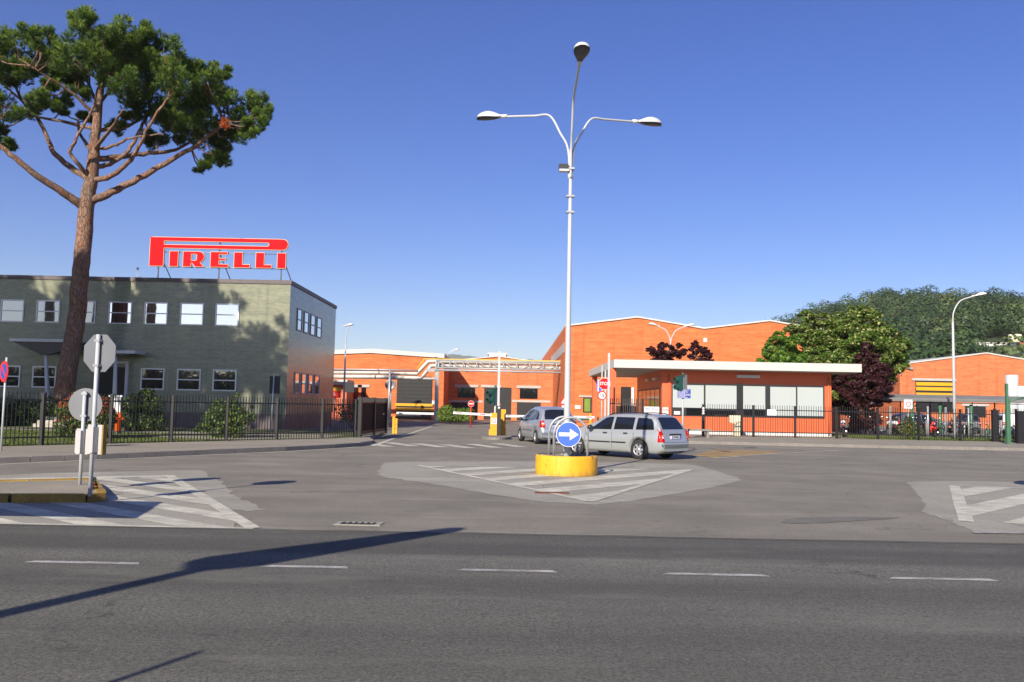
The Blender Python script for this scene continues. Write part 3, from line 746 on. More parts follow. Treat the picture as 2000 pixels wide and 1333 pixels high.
# right hall
YR = 98.0
p0, pk, p1 = P(1757, 713, YR), P(1926, 691, YR), P(2140, 727, YR)
rh = thing('factory_hall', 'orange brick gable hall with yellow striped shutter behind the bicycle shelter', 'building', (p0.x, YR, 0))
tp = [(0, p0.z), (pk.x-p0.x, pk.z), (p1.x-p0.x, p1.z)]
B('brick_orange2').prism([[(0, 0), (tp[2][0], 0)]+tp[::-1]], XZ(0), 60).build('wall', rh)
roof_trim(rh, tp, 0, 60, .14)
px_rect(rh, p0.x, YR, 1788.5, 1861, 745, 805, 'shutter_opening', 'black')
for k, yy in enumerate((748, 757.5, 768.5)):
    A, Bq = P(1788.8, yy+5.2, YR), P(1860.8, yy, YR); B('yellow_gate').box(A.x-p0.x, Bq.x-p0.x, -.12, -.042, A.z, Bq.z).build('shutter_slat', rh)
for yy in (753, 763):
    A, Bq = P(1788.8, yy+4.5, YR), P(1860.8, yy, YR); B('trim_black').box(A.x-p0.x, Bq.x-p0.x, -.09, -.042, A.z, Bq.z).build('shutter_slat', rh)
B('galv').tube([(.12, -.12, p0.z-1.2), (.12, -.12, p0.z+.15)], .06, 8).build('downpipe', rh)
B('galv').box(1.0, 1.4, -.25, -.004, p0.z-.5, p0.z-.25).build('floodlight', rh)
px_rect(rh, p0.x, YR, 1885, 1925, 794, 815, 'window', 'dark_steel')
for px, yt in ((1976, 733), (1996, 755)):
    A = P(px, yt, 90); t = tag(B('silo').lathe([(0, 0), (.50, 0), (.50, A.z-2.6), (.62, A.z), (.5, A.z), (.4, A.z-1), (0, A.z-1)], 24).build('vent_stack', None, (A.x, 90, 0)), 'grey flared metal vent stack, %s' % ('the taller of two by the right hall' if px < 1990 else 'the shorter of two at the right picture edge'), 'vent stack', 'vent stacks by the right hall')

# ------------------------------------------------------------------ gatehouse
YH = 52.4
gx0, gx1 = P(1293, 800, YH).x, P(1624, 800, YH).x
gt = thing('gatehouse', 'flat-roofed orange gatehouse with white blinds and a wide white roof', 'gatehouse', (gx0, YH, .126))
GW = gx1-gx0
B('orange_panel').box(0, GW, 0, 10.4, .22, 3.9).build('wall', gt)
B('white_trim').box(.01, GW-.01, .012, 10.39, 0, .22).build('plinth', gt)
rf = [P(1199.5, 702.4, 51), P(1683, 713, 51)]
RX0, RX1 = rf[0].x-gx0, rf[1].x-gx0; RZ1 = rf[0].z-.126; RZ0 = P(1200.6, 718.2, 51).z-.126
B('white_roof').box(RX0, RX1, 51-YH, 67.4-YH, RZ0, RZ1).build('roof', gt)
B('soffit').box(RX0+.08, RX1-.08, 51-YH+.08, 67.4-YH-.08, RZ0-.03, RZ0-.003).build('soffit', gt)
B('soffit').box(.02, GW-.02, .02, 10.2, 3.88, RZ0-.04).build('ceiling', gt)
for px, D in ((1196, 51.9), (1161, 66.2)):
    p = P(px, 800, D); B('orange_panel').box(p.x-gx0-.17, p.x-gx0+.17, D-YH-.3, D-YH+.45, 0, RZ0-.035).build('column', gt)
def gz(px, py): p = P(px, py, YH); return p.x-gx0, p.z-.126
def grect(px0, px1, y0, y1, m, name, d0, d1, par=gt):
    xa, zb_ = gz(px0, y1); xb, _ = gz(px1, y1); _, za = gz(px0, y0)
    return B(m).box(xa, xb, -d1, -d0, zb_, za).build(name, par)
wf = grect(1311, 1610, 748.5, 812, 'trim_black', 'window_band', .003, .05)
for x0, x1, y0, y1 in ((1313.5, 1374, 752, 796), (1377.5, 1438, 753, 800), (1451, 1494, 754.5, 799), (1504, 1554, 756, 812), (1557, 1607, 756.5, 812.5)):
    w = grect(x0, x1, y0, y1, 'blind', 'blind', .052, .066, gt)
for x0, x1, y0, y1 in ((1340, 1373, 797.5, 811), (1378, 1437, 801.5, 812), (1452, 1493, 800.5, 812)): grect(x0, x1, y0, y1, 'glass_dark', 'pane', .052, .062)
grect(1439, 1450, 750, 849, 'dark_steel', 'door_frame', .052, .09)
grect(1316, 1328, 803.5, 810, 'sign_white', 'notice', .054, .064)
grect(1293.5, 1306, 796, 815, 'sign_white', 'notice', .004, .03)
for px, yy, m in ((1297, 801, 'sign_red'), (1302.4, 801, 'sign_red')):
    x, z = gz(px, yy); B(m).prism([circle(.07, 16, (x, z)), circle(.045, 16, (x, z))], XZ(-.036), .004).build('notice_symbol', gt)
for px in (1306.5, 1618): x, _ = gz(px, 800); B('orange_panel').tube([(x, -.07, .1), (x, -.07, RZ0-.3)], .045, 8).build('downpipe', gt)
x, z = gz(1438, 737.5); x1, _ = gz(1483, 737.5); B('lamp_white').box(x, x1, -.16, -.004, z-.03, z+.14).build('strip_light', gt)
# glazed left flank under the roof
B('black').box(-.04, -.002, .5, 9.6, .3, 2.75).build('flank_glazing', gt)
for k in range(5): B('glass_dark').box(-.055, -.042, .7+k*1.75, 2.25+k*1.75, 1.0, 2.65).build('pane', gt)
for y0 in (1.6, 4.6): B('lamp_white').box(-.16, -.003, y0, y0+1.2, 3.25, 3.4).build('strip_light', gt)
x, z = gz(1236, 794)
# company board beside the gate
p = P(1273, 796, 50.2); bd = thing('name_board', 'white board with two dark lines of lettering at the gatehouse gate', 'sign', (p.x, 50.2, .13))
p0, p1 = P(1258, 809, 50.2), P(1287.5, 795, 50.2)
B('sign_white').box(p0.x-p.x, p1.x-p.x, -.03, .03, p0.z-.13, p1.z-.13).build('panel', bd)
text_obj('lettering', 'PIRELLI TYRE S.p.A.', .105, 'sign_navy', bd, (0, -.032, p1.z-.13-.14), bold=.002, sx=.85)
text_obj('lettering', 'STABILIMENTO', .055, 'sign_navy', bd, (0, -.032, p1.z-.13-.26), sx=.9)
for s in (-.4, .4): B('dark_steel').box(s-.03, s+.03, .031, .08, 0, p1.z-.2).build('post', bd)

# ------------------------------------------------------------------ far hill, forest, houses, mountains
def ridge(x):   # ridge height in metres at Y=620
    px = 1000+x*F_PX/620
    y = np.interp(px, [1100, 1300, 1440, 1555, 1600, 1650, 1720, 1760, 1840, 1900, 2000, 2200, 2600, 3000], [800, 760, 668, 618, 607, 589, 575, 577, 578, 587, 592, 600, 640, 760])
    return max(0, (790+(px-1000)*.0192-y)/(F_PX/620)+1.7-10)
def hill_z(x, y): 
    k = min(1, max(0, (y-190)/430)); xx = x*620/max(y, 200) if y < 620 else x
    return ridge(xx*.35+x*.65)*k**.9 - max(0, y-620)*.25
xs_, ys_ = np.linspace(30, 820, 60), np.linspace(190, 900, 40)
hb = B('hill_ground')
hv = [(x, y, hill_z(x, y)-.5) for y in ys_ for x in xs_]
hb.add(hv, [(j*60+i, j*60+i+1, (j+1)*60+i+1, (j+1)*60+i) for j in range(39) for i in range(59)], True)
struct(hb.build('hill'))
fo = [[], [], [], []]
cnt = 0
houses_xy = [(P(1936, 681, 350).x, 350), (P(1998, 681, 350).x, 350)]
while cnt < 2000:
    y = 200+430*npr.random()**.8; x = npr.uniform(.22, .80)*y
    z = hill_z(x, y)
    if z < 2: cnt += 1; continue
    if 1893 < 1000+x/y*1700 < 2060 and 222 < y < 362: cnt += 1; continue
    r = npr.uniform(3.2, 7.5); h = npr.uniform(.8, 1.4)*r
    n = int((7.5 if y > 450 else 9)*r*r+40)
    c, d = ball(n, (x, y, z+h*.9), (r, r, h), .75)
    c += npr.normal(0, .25, c.shape)
    fo[npr.choice(4, p=(.42, .38, .13, .07))].append(leaves(c, d+np.array((0, 0, .15)), .6, .85, .14))
    cnt += 1
ff = quadcloud('hill_forest', ['forest_dark', 'forest', 'forest_light', 'forest_olive'], [(j, np.concatenate(f)) for j, f in enumerate(fo)])
tag(ff, 'dense dark green wood covering the hill on the right', 'forest', kind='stuff')
hx, hy = houses_xy[0]
a, b = P(1908, 691, 350), P(1966, 672, 350)
hs = thing('hillside_house', 'long white flat-roofed house on the wooded hill', 'house', (a.x, 350, a.z-8))
B('white_trim').box(0, b.x-a.x, 0, 9, 0, b.z-a.z+8).build('wall', hs); B('lintel').box(-.3, b.x-a.x+.2, -.3, 9.3, b.z-a.z+8.004, b.z-a.z+8.5).build('roof', hs)
for k in range(2): B('glass_dark').box(5+k*2.6, 6.6+k*2.6, -.08, -.003, b.z-a.z+5.6, b.z-a.z+6.3).build('window', hs)
a, b = P(1963, 690, 350), P(1986, 655, 350)
tw = thing('hillside_tower', 'round cream tower head on blue glass shaft beside the hillside house', 'tower', ((a.x+b.x)/2, 347, a.z-8))
rr = (b.x-a.x)/2; hh = b.z-a.z+8
B('cream').lathe([(0, hh), (rr*.9, hh), (rr, hh-.5), (rr, hh-3.2), (rr*.8, hh-3.4), (0, hh-3.4)], 24).build('head', tw)
B('sign_navy').lathe([(rr*.62, 0), (rr*.62, hh-3.35)], 20).build('shaft', tw)
a, b = P(1986, 690, 345), P(2040, 672, 345)
h2 = thing('hillside_house', 'white house with red tiled roof at the right edge of the hill', 'house', (a.x, 345, a.z-8))
wz = b.z-a.z+7; B('white_trim').box(0, b.x-a.x, 0, 9, 0, wz).build('wall', h2)
B('roof_red').prism([[(-.8, wz+.004), (b.x-a.x+.8, wz+.004), (b.x-a.x-2, wz+2.2), (2, wz+2.2)]], XZ(-.8), 10.6).build('roof', h2)
mtx = B('mountain'); n = 70
prof = [P(px, y, 5200) for px, y in ((300, 720), (560, 712), (700, 706), (800, 700), (850, 695), (880, 692), (910, 695), (960, 700), (1000, 699), (1040, 703), (1110, 705), (1300, 712), (1700, 715))]
pr = bez(prof, 8); vs = []
for k, p in enumerate(pr): j = math.sin(k*1.7)*14+math.sin(k*.9)*9; vs += [(p.x, p.y-1500, -.5), (p.x, p.y, p.z+j*.12), (p.x, p.y+1500, -.5)]
mtx.add(vs, [(3*i+q, 3*i+3+q, 3*i+4+q, 3*i+1+q) for i in range(len(pr)-1) for q in (0, 1)], True)
struct(mtx.build('mountains'))
# ------------------------------------------------------------------ street lamps
def lamp_head(parent, loc, ang, tilt=R(6), s=1.0):
    """flattened cobra head: shell above, dark bowl beneath; local +x is outwards"""
    n, st = 14, 9; vs = []; L = .78*s
    rot = Matrix.Rotation(ang, 3, 'Z') @ Matrix.Rotation(-tilt, 3, 'Y')
    def pt(x, y, z): return Vector(loc)+rot@Vector((x, y, z))
    up = []; lo = []
    for i in range(st):
        u = i/(st-1); x = u*L
        w = .055+.125*math.sin(min(1, u*1.18)*math.pi*.62)**1.3
        if u > .8: w *= math.sqrt(max(.02, 1-((u-.8)/.21)**2))
        h = .05+.13*math.sin(u*math.pi*.86)**1.5
        if u > .8: h *= math.sqrt(max(.03, 1-((u-.8)/.21)**2))
        up.append([pt(x, w*s*math.cos(math.pi*k/(n-1)), h*s*math.sin(math.pi*k/(n-1))) for k in range(n)])
        lo.append([pt(x, w*s*.97*math.cos(math.pi*k/(n-1)), -.045*s*math.sin(math.pi*k/(n-1))*(1 if u > .3 else .6)) for k in range(n)])
    g = [(i*n+k, i*n+k+1, (i+1)*n+k+1, (i+1)*n+k) for i in range(st-1) for k in range(n-1)]
    o = B('lamp_white').add([p for r in up for p in r], g, True).add(up[0], [tuple(range(n))]).add(up[-1], [tuple(range(n))]).build('lamp_head', parent)
    B('lamp_under').add([p for r in lo for p in r], g, True).build('lamp_bowl', o)
    B('lamp_white').tube([pt(-.16*s, 0, .012), pt(.08*s, 0, .012)], .052*s, 8).build('socket', o)
    return o
base = G(1106, 927); D0 = base.y
ml = thing('street_lamp', 'tall grey three-armed street lamp standing in the yellow drum', 'street lamp', (base.x, base.y, .0))
zt = P(1117, 292, D0).z
B('pole_paint').tube([(0, 0, .35), (0, 0, 1.0), (0, 0, 2.2), (0, 0, 4.5), (.0, 0, zt)], [.088, .084, .074, .056, .04], 14).build('pole', ml)
ha = P(927, 235, D0+1.25); hz = ha.z
for k, ang in enumerate((R(150), R(30), R(-90))):
    L = (2.05, 2.12, 2.62)[k]; e = Vector((math.cos(ang), math.sin(ang), 0))
    zz = (P(972, 233, D0+1.1).z, P(1264, 243, D0+1.1).z, P(972, 228, D0+1.1).z)[k]
    pts = bez([e*.045+Vector((0, 0, zt-.75)), e*.05+Vector((0, 0, zt-.25)), e*.12+Vector((0, 0, zt+.13)), e*.30+Vector((0, 0, zt+.44)), e*.62+Vector((0, 0, zz-.155)), e*1.1+Vector((0, 0, zz-.08)), e*L+Vector((0, 0, zz+.04))], 6)
    B('pole_paint').tube(pts, .029, 10).build('arm', ml)
    lamp_head(ml, e*L+Vector((0, 0, zz+.04)), ang, R(5), 1.0)
for y in (384, 415):
    z = P(1115, y, D0).z; B('galv').box(-.10, .10, -.07, .07, z-.022, z+.022).build('clamp', ml)
z = P(1105, 330, D0).z
cb = B('dark_steel').box(-.30, -.06, -.10, .10, z-.02, z+.10).build('floodlight', ml); B('lamp_white').box(-.29, -.04, -.09, .09, z-.075, z-.022).build('lens', cb)
B('galv').box(-.06, .09, -.09, .06, z-.03, z+.02).build('bracket', ml)
B('galv').box(-.2, .2, -.2, .2, .36, .40).build('base_plate', ml)
# yellow drum
dm = thing('traffic_drum', 'round yellow concrete drum on the hatched traffic splitter', 'drum', (base.x, base.y, .008))
m, n, l, b = nt('drum_yellow')
v = coords(n, l); f = noise(n, l, v, 6, 8, .75); f2 = noise(n, l, coords(n, l, scale=(3, 3, .7)), 2.5, 5)
c = mixc(n, l, ramp(n, l, f2, [(.4, 0), (.7, .5)]), (.78, .40, .016), (.68, .31, .012))
c = mixc(n, l, ramp(n, l, f, [(.585, 0), (.63, .8)]), c, (.16, .10, .05))
sp_ = n.new('ShaderNodeSeparateXYZ'); l.new(coords(n, l), sp_.inputs[0])
dk = n.new('ShaderNodeMath'); dk.operation = 'MULTIPLY_ADD'; dk.inputs[1].default_value = .5; l.new(noise(n, l, coords(n, l, scale=(5, 5, .8)), 2.2, 6), dk.inputs[0]); l.new(sp_.outputs[2], dk.inputs[2])
c = mixc(n, l, ramp(n, l, dk.outputs[0], [(.18, .75), (.36, 0)]), c, (.20, .13, .05))
dk2 = noise(n, l, coords(n, l, scale=(7, 7, .5)), 1.5, 5)
c = mixc(n, l, ramp(n, l, dk2, [(.56, 0), (.70, .55)]), c, (.36, .17, .015))
l.new(c, b.inputs['Base Color']); b.inputs['Roughness'].default_value = .55; MATS['drum_yellow'] = m; bump(n, l, b, f, .3, .01)
B('drum_yellow').lathe([(.765, 0), (.765, .40), (.755, .46), (.72, .475)], 56).build('wall', dm)
B('pavement').lathe([(.725, .46), (.5, .44), (0, .43)], 40).build('fill', dm)
for k in range(5):
    a = k*1.3+.4; B('galv').lathe([(0, .03), (.03, .02), (.035, 0)], 8, (.6*math.cos(a), .6*math.sin(a), .445)).build('bolt', dm)
# hoop guards and arrow sign
for k, (yy, xa, xb) in enumerate(((.40, -.42, .30), (-.48, -.34, .47))):
    hp = tag(B('galv').tube([(xa, 0, 0), (xa, 0, .55)]+[((xa+xb)/2-(xb-xa)/2*math.cos(R(q)), 0, .55+.42*math.sin(R(q))) for q in range(0, 181, 12)]+[(xb, 0, .55), (xb, 0, 0)], .03, 10).build('guard_hoop', None, (base.x+.0, base.y+yy, .44)), ('grey tubular hoop behind the lamp post on the yellow drum', 'grey tubular hoop around the blue arrow sign on the yellow drum')[k], 'hoop', 'hoops on the drum')
ap = P(1110.5, 849, base.y-.53)
ar = thing('arrow_sign', 'round blue sign with white arrow pointing right, on the yellow drum', 'road sign', (ap.x, base.y-.53, .45))
za = ap.z-.45
B('sign_white').prism([circle(.30, 48, (0, za))], XZ(0), .02).build('rim', ar)
B('sign_blue').prism([circle(.285, 48, (0, za))], XZ(-.003), .0025).build('face', ar)
B('sign_white').prism([[(-.235, za-.045), (.03, za-.045), (.03, za-.14), (.245, za), (.03, za+.14), (.03, za+.045), (-.235, za+.045)]], XZ(-.0065), .003).build('arrow', ar)
B('galv').box(-.3, .32, .022, .05, za-.22, za-.18).build('crossbar', ar)

def street_lamp(px, ybase, ytop, D, armpx, label, dbl=False, yarm=None):
    p = P(px, 800, D); t = thing('street_lamp', label, 'street lamp', (p.x, D, 0)); zt = P(px, ytop, D).z
    B('pole_paint').tube([(0, 0, 0), (0, 0, zt*.5), (0, 0, zt-1.6)], [.10, .08, .06], 10).build('pole', t)
    for s in armpx:
        L = abs(s)*D/F_PX; e = math.copysign(1, s)
        pts = bez([(0, 0, zt-1.62), (e*L*.04, 0, zt-1.0), (e*L*.25, 0, zt-.38), (e*L*.6, 0, zt-.12), (e*(L-.5), 0, zt-.05)], 6)
        B('pole_paint').tube(pts, .04, 8).build('arm', t); lamp_head(t, (e*(L-.5), 0, zt-.05), 0 if e > 0 else math.pi, R(10), .95)
    return t
street_lamp(1864, 862, 576, 51.5, (60,), 'tall single-armed street lamp behind the right-hand fence')
street_lamp(1309, 800, 636, 66, (-38, 42), 'double-armed street lamp rising behind the gatehouse roof')
street_lamp(671, 800, 636, 74, (9,), 'slim street lamp beside the corner of the green office')
street_lamp(868, 800, 684, 100, (22,), 'street lamp head showing above the left brick hall')
fl = bpy.data.objects['street_lamp']
# ------------------------------------------------------------------ road signs
def octagon(r): return circle(r, 8, (0, 0), math.pi/8)
def sign_back(px, py, D, z0, ztop, rot, outline, label, hold, name='road_sign', lean=0):
    """post with a sign seen from behind: grey plate, post in front of it"""
    t = thing(name, label, 'road sign', (P(px, py, D).x, D, z0), rot)
    B('pole_paint').tube([(0, 0, 0), (0, 0, ztop)], .032, 10).build('post', t)
    zc = hold
    B('sign_grey').prism([[(u, v+zc) for u, v in outline]], XZ(.045), .012).build('plate', t)
    B('sign_red').prism([[(u, v+zc) for u, v in offset(outline, -.003)]], XZ(.0575), .003).build('face', t)
    for dz in (-.2, .2): B('galv').box(-.05, .05, -.036, .044, zc+dz-.02, zc+dz+.02).build('clamp', t)
    return t
def delineator(px, D, z0, z1, rot, label, w=.16):
    t = thing('delineator', label, 'delineator', (P(px, 800, D).x, D-.0, z0), rot)
    B('panel_white').box(-w, w, .05, .075, 0, z1-z0).build('panel', t)
    B('kerb_yellow').box(w+.001, w+.03, .02, .10, 0, z1-z0).build('edge', t)
    B('panel_white').box(-.06, .06, -.055, .049, .03, z1-z0-.03).build('backing', t)
    return t
p1 = G(175.5, 970, .115); p2 = G(156, 947, .115)
hs = P(190, 690, p1.y).z-.115
s1 = sign_back(175.5, 970, p1.y, .115, hs+.30, R(-15), octagon(.325), 'back of a grey octagonal sign on a tall post, end of the left island', hs)
hs2 = P(165, 791, p2.y).z-.115
s2 = sign_back(156, 947, p2.y, .115, hs2+.24, R(2), circle(.30, 32), 'back of a grey round sign on a low post of the left island', hs2)
delineator(184, p1.y, P(180, 888, p1.y).z, P(180, 830, p1.y).z, R(-20), 'white panel with yellow edge on the octagonal sign post')
delineator(160, p2.y, P(160, 888, p2.y).z, P(160, 838, p2.y).z, R(-20), 'white panel with reddish edge on the round sign post', .15)
pn = G(2, 880, .13)
np_ = thing('no_parking_sign', 'faded round no-parking sign on a thin post at the left picture edge', 'road sign', (pn.x, pn.y, .13), R(-40))
zz = P(8, 726, pn.y).z-.13
B('pole_paint').tube([(0, 0, 0), (0, 0, zz+.4)], .03, 8).build('post', np_)
B('sign_red').prism([circle(.30, 32, (.02, zz))], XZ(-.06), .012).build('rim', np_); B('sign_navy').prism([circle(.22, 32, (.02, zz))], XZ(-.064), .003).build('face', np_)
B('sign_red').prism([[(-.16, zz+.12), (-.12, zz+.16), (.20, zz-.12), (.16, zz-.16)]], XZ(-.068), .003).build('bar', np_)
# rectangular sign back on a thin white post before the office
q = G(529, 843, .1); t = thing('road_sign', 'back of a small dark rectangular sign on a thin white post by the office corner', 'road sign', (q.x, q.y, .1), R(10))
zq = P(533, 750, q.y).z
B('pole_paint').tube([(0, 0, 0), (.05, 0, zq+.4)], .03, 8).build('post', t); B('dark_steel').box(-.16, .36, .04, .06, zq-.6, zq+.3).build('plate', t)
# round traffic mirror / sign back by the gate
q = P(761, 752, 58); t = thing('traffic_mirror', 'round grey mirror back on a post above the left gate', 'mirror', (q.x, 58, 0))
B('galv').tube([(0, -.06, 0), (0, -.06, P(761, 722, 58).z)], .07, 8).build('post', t); B('sign_grey').lathe([(0, .10), (.25, .06), (.36, .0), (.34, .12), (0, .16)], 28, (0.05, 0, q.z), 1).build('dish', t)
# dark panel and yellow box by the shed
q = P(683, 757, 78); t = thing('road_sign', 'dark rectangular sign in the shade under the pipes', 'road sign', (q.x, 78, 0)); B('dark_steel').box(-.4, .4, 0, .05, q.z-.45, q.z+.45).build('plate', t); B('dark_steel').tube([(0, .08, 0), (0, .08, q.z)], .05, 8).build('post', t)
q = P(656, 764, 76); t = thing('notice_box', 'yellow and red notice box on a post behind the office', 'notice', (q.x, 76, 0)); B('yellow_gate').box(-.5, .42, 0, .1, q.z, q.z+.3).build('yellow_panel', t); B('sign_red').box(-.5, .42, 0, .1, q.z-.6, q.z-.004).build('red_panel', t); B('galv').tube([(-.1, .14, 0), (-.1, .14, q.z+.1)], .07, 8).build('post', t)
for k in range(2): B('sign_white').box(-.42, -.05+.1*k, -.006, -.002, q.z-.22-k*.16, q.z-.17-k*.16).build('text_line', t)
# no-entry sign by the hedge
q = P(920, 789, 62); t = thing('no_entry_sign', 'small red no-entry sign with white bar above the clipped hedge', 'road sign', (q.x, 62, 0))
B('sign_red').tube([(0, .04, 0), (0, .04, q.z)], .04, 8).build('post', t); B('sign_white').prism([circle(.225, 28, (0, q.z))], XZ(0), .01).build('rim', t); B('sign_red').prism([circle(.21, 28, (0, q.z))], XZ(-.004), .0035).build('face', t); B('sign_white').box(-.16, .16, -.009, -.0045, q.z-.04, q.z+.04).build('bar', t)
# stop sign with speed limit below
q = P(1180.5, 750, 47); t = thing('stop_sign', 'red octagonal stop sign with a speed limit disc beneath, by the gatehouse', 'road sign', (q.x, 47, .1), R(4)); zq = q.z-.1
B('pole_paint').tube([(-.12, .07, 0), (-.12, .07, zq+1.0)], .035, 8).build('post', t)
B('sign_white').prism([[(u, v+zq) for u, v in octagon(.345)]], XZ(0), .012).build('rim', t); B('sign_red').prism([[(u, v+zq) for u, v in octagon(.32)]], XZ(-.004), .0035).build('face', t)
text_obj('lettering', 'STOP', .235, 'sign_white', t, (0, -.0065, zq), bold=.008, sx=.95)
z2 = zq-.64; B('sign_red').prism([circle(.245, 32, (-.12, z2))], XZ(.004), .012).build('limit_rim', t); B('sign_white').prism([circle(.19, 32, (-.12, z2))], XZ(0), .0035).build('limit_face', t)
text_obj('lettering', '15', .24, 'black', t, (-.12, -.003, z2), bold=.004)
B('sign_white').box(-.36, -.30, .03, .04, zq-.42, zq+.22).build('plate_edge', t); B('sign_blue').box(-.40, -.12, .045, .055, zq-.40, zq+.2).build('blue_plate', t)
# upright white booms raised beside it
for px, yt, D, lb in ((1189.5, 690, 46.2, 'white barrier boom standing upright right of the stop sign'), (1182.5, 724, 50, 'thin white post just behind the stop sign')):
    q = P(px, yt, D); tag(B('pole_paint').box(-.055 if D < 48 else -.04, .055 if D < 48 else .04, -.03, .03, .0, q.z-.1).build('raised_boom' if D < 48 else 'post', None, (q.x, D, .1)), lb, 'barrier boom' if D < 48 else 'post')
# warning triangle, half hidden by the lamp pole
q = P(1103, 784, 60); t = thing('warning_sign', 'red-edged triangular warning sign half hidden by the tall lamp post', 'road sign', (q.x, 60, 0))
tri = [(-.42, q.z-.25), (.42, q.z-.25), (0, q.z+.45)]; B('sign_red').prism([tri], XZ(0), .012).build('rim', t); B('sign_white').prism([offset(tri, -.09)], XZ(-.004), .0035).build('face', t); B('galv').tube([(0, .05, 0), (0, .05, q.z+.2)], .04, 8).build('post', t); B('sign_white').box(-.2, .2, 0, .012, q.z-.55, q.z-.29).build('subplate', t); B('black').box(-.03, .03, -.009, -.0045, q.z-.1, q.z+.16).build('symbol', t)
# traffic signals
def signal(px, ytop, D, label, rot, board=False):
    q = P(px, ytop, D); t = thing('traffic_signal', label, 'traffic light', (q.x, D, .0), rot); zt = q.z
    B('pole_paint').tube([(0, 0, .1), (0, 0, zt-.2)], .05, 10).build('post', t)
    B('traffic_green').tube([(0, 0, zt-.25), (0, 0, zt)], .06, 10).build('cap', t)
    hb = B('traffic_green').box(-.12, .12, -.30, -.08, zt-.95, zt-.2).build('housing', t)
    for k in range(2):
        zc = zt-.4-k*.37
        B('traffic_green').tube([(0, -.301, zc), (0, -.52, zc-.03)], [.13, .12], 16, cap=False).build('hood', hb)
        B('black').lathe([(0, 0), (.11, 0)], 16, (0, -.305, zc), 1).build('lens', hb)
    B('sign_grey').box(-.22, .22, .08, .10, zt-.95, zt-.15).build('backboard', t) if board else None
    return t
q = signal(1334, 727, 44.5, 'green two-lamp traffic signal on a post before the gatehouse window', R(-65), True)
pb = P(1336, 777, 44.4); t = thing('notice_sign', 'small blue notice with lines of white text below the traffic signal', 'sign', (pb.x, 44.38, 0))
a, b = P(1323.3, 778, 44.4), P(1348.7, 760.5, 44.4); B('sign_navy').box(a.x-pb.x, b.x-pb.x, -.01, .01, a.z, b.z).build('panel', t)
W = b.x-a.x
for k, fr in enumerate((.92, .75, .85, .58, .97, .95, .62, .75)):
    z = b.z-.035-k*.054; xx = a.x-pb.x+.03; end = a.x-pb.x+W*fr
    while xx < end-.02:
        w = rnd.uniform(.035, .11); B('sign_white').box(xx, min(end, xx+w), -.014, -.0105, z-.024, z).build('text_line', t); xx += w+.018
signal(968, 753, 44.6, 'green traffic signal on a post behind the yellow barrier box', R(-50))
# ------------------------------------------------------------------ barrier gates
def barrier(px, ybase, ytop, w, label, stripes=False, notice=True):
    q = G(px, ybase); D = q.y; t = thing('barrier_box', label, 'barrier', (q.x, D, 0)); h = P(px, ytop, D).z
    B('yellow_gate').box(-w/2, w/2, -.18, .18, .02, h).build('cabinet', t); B('yellow_gate').box(-w/2-.06, w/2+.02, -.24, -.181, .02, h*.33).build('foot_cover', t)
    if notice: B('sign_white').box(-w/2+.04, w/2-.03, -.19, -.181, h*.55, h*.8).build('notice', t); B('sign_red').prism([circle(.11, 20, (0, h*.69)), circle(.085, 20, (0, h*.69))], XZ(-.196), .005).build('notice_ring', t)
    if stripes:
        for k in range(2): B('trim_black').prism([[(-w/2, h*(.74-.3*k)), (w/2, h*(.52-.3*k)), (w/2, h*(.50-.3*k)), (-w/2, h*(.72-.3*k))]], XZ(-.187), .005).build('stripe', t)
    return t
i0 = G(965, 858)
il = B('kerb').prism([circle(1.2, 28)], lambda u, v, w: (u*.62, v*1.35, .12+w), -.14).build('traffic_island', None, (i0.x+.08, i0.y+.55, 0)); struct(il)
barrier(964, 855, 807, .36, 'yellow barrier box with white notice, left of the dark post')
barrier(979.5, 854, 800, .40, 'yellow barrier box with black diagonal lines, right of the dark post', True, False)
q = G(974, 855); t = thing('intercom_post', 'dark metal intercom post with white disc between the yellow barrier boxes', 'post', (q.x, q.y-.3, 0))
zq = P(974, 791, q.y-.3).z; B('dark_steel').box(-.10, .10, -.08, .08, .05, zq).build('column', t); B('sign_white').lathe([(0, 0), (.065, 0), (.06, .01)], 16, (0, -.092, zq-.16), 1).build('disc', t); B('hydrant_orange').box(-.07, .07, -.05, .05, zq+.002, zq+.05).build('beacon', t)
q = P(975.5, 686, 42.3); tag(B('pole_paint').box(-.055, .055, -.03, .03, 0, q.z-1.6).build('raised_boom', None, (q.x, 42.3, 1.6)), 'white barrier boom raised upright above the central barrier boxes', 'barrier boom')
def boom(a, b, D, label, reds, m='sign_white'):
    A, Bq = P(*a, D), P(*b, D); t = thing('barrier_boom', label, 'barrier boom', A); v = Bq-A
    ang = math.atan2(v.z, v.x); L = v.length
    bo = B(m).box(0, L, -.03, .03, -.055, .055).build('arm', t); bo.rotation_euler = (0, -ang, 0)
    for x0, x1 in reds: B('sign_red').box(L*x0, L*x1, -.0335, -.0302, -.012, .025).build('red_band', bo)
boom((885, 806.5), (960, 811), 42.0, 'white boom with red bands lowered left of the central barrier', ((.08, .22), (.70, .84)))
boom((774.5, 807), (847.5, 808.5), 45.8, 'plain white boom lowered from the left yellow post', ())
boom((988, 813), (1161, 815.5), 42.4, 'white boom with red bands lowered behind the cars', ((.01, .05), (.22, .26), (.46, .5), (.9, .97)))
barrier(1155, 836, 808, .36, 'yellow barrier box with white notice, between the two silver cars')
q = G(771, 848); t = thing('barrier_post', 'pair of slim yellow barrier posts beside the left gate', 'barrier', (q.x, q.y, 0)); h = P(771, 814, q.y).z
B('yellow_gate').box(-.13, -.01, -.1, .1, .02, h).build('cabinet', t); B('yellow_gate').box(.02, .14, -.16, .0, .02, h*.9).build('cabinet', t)
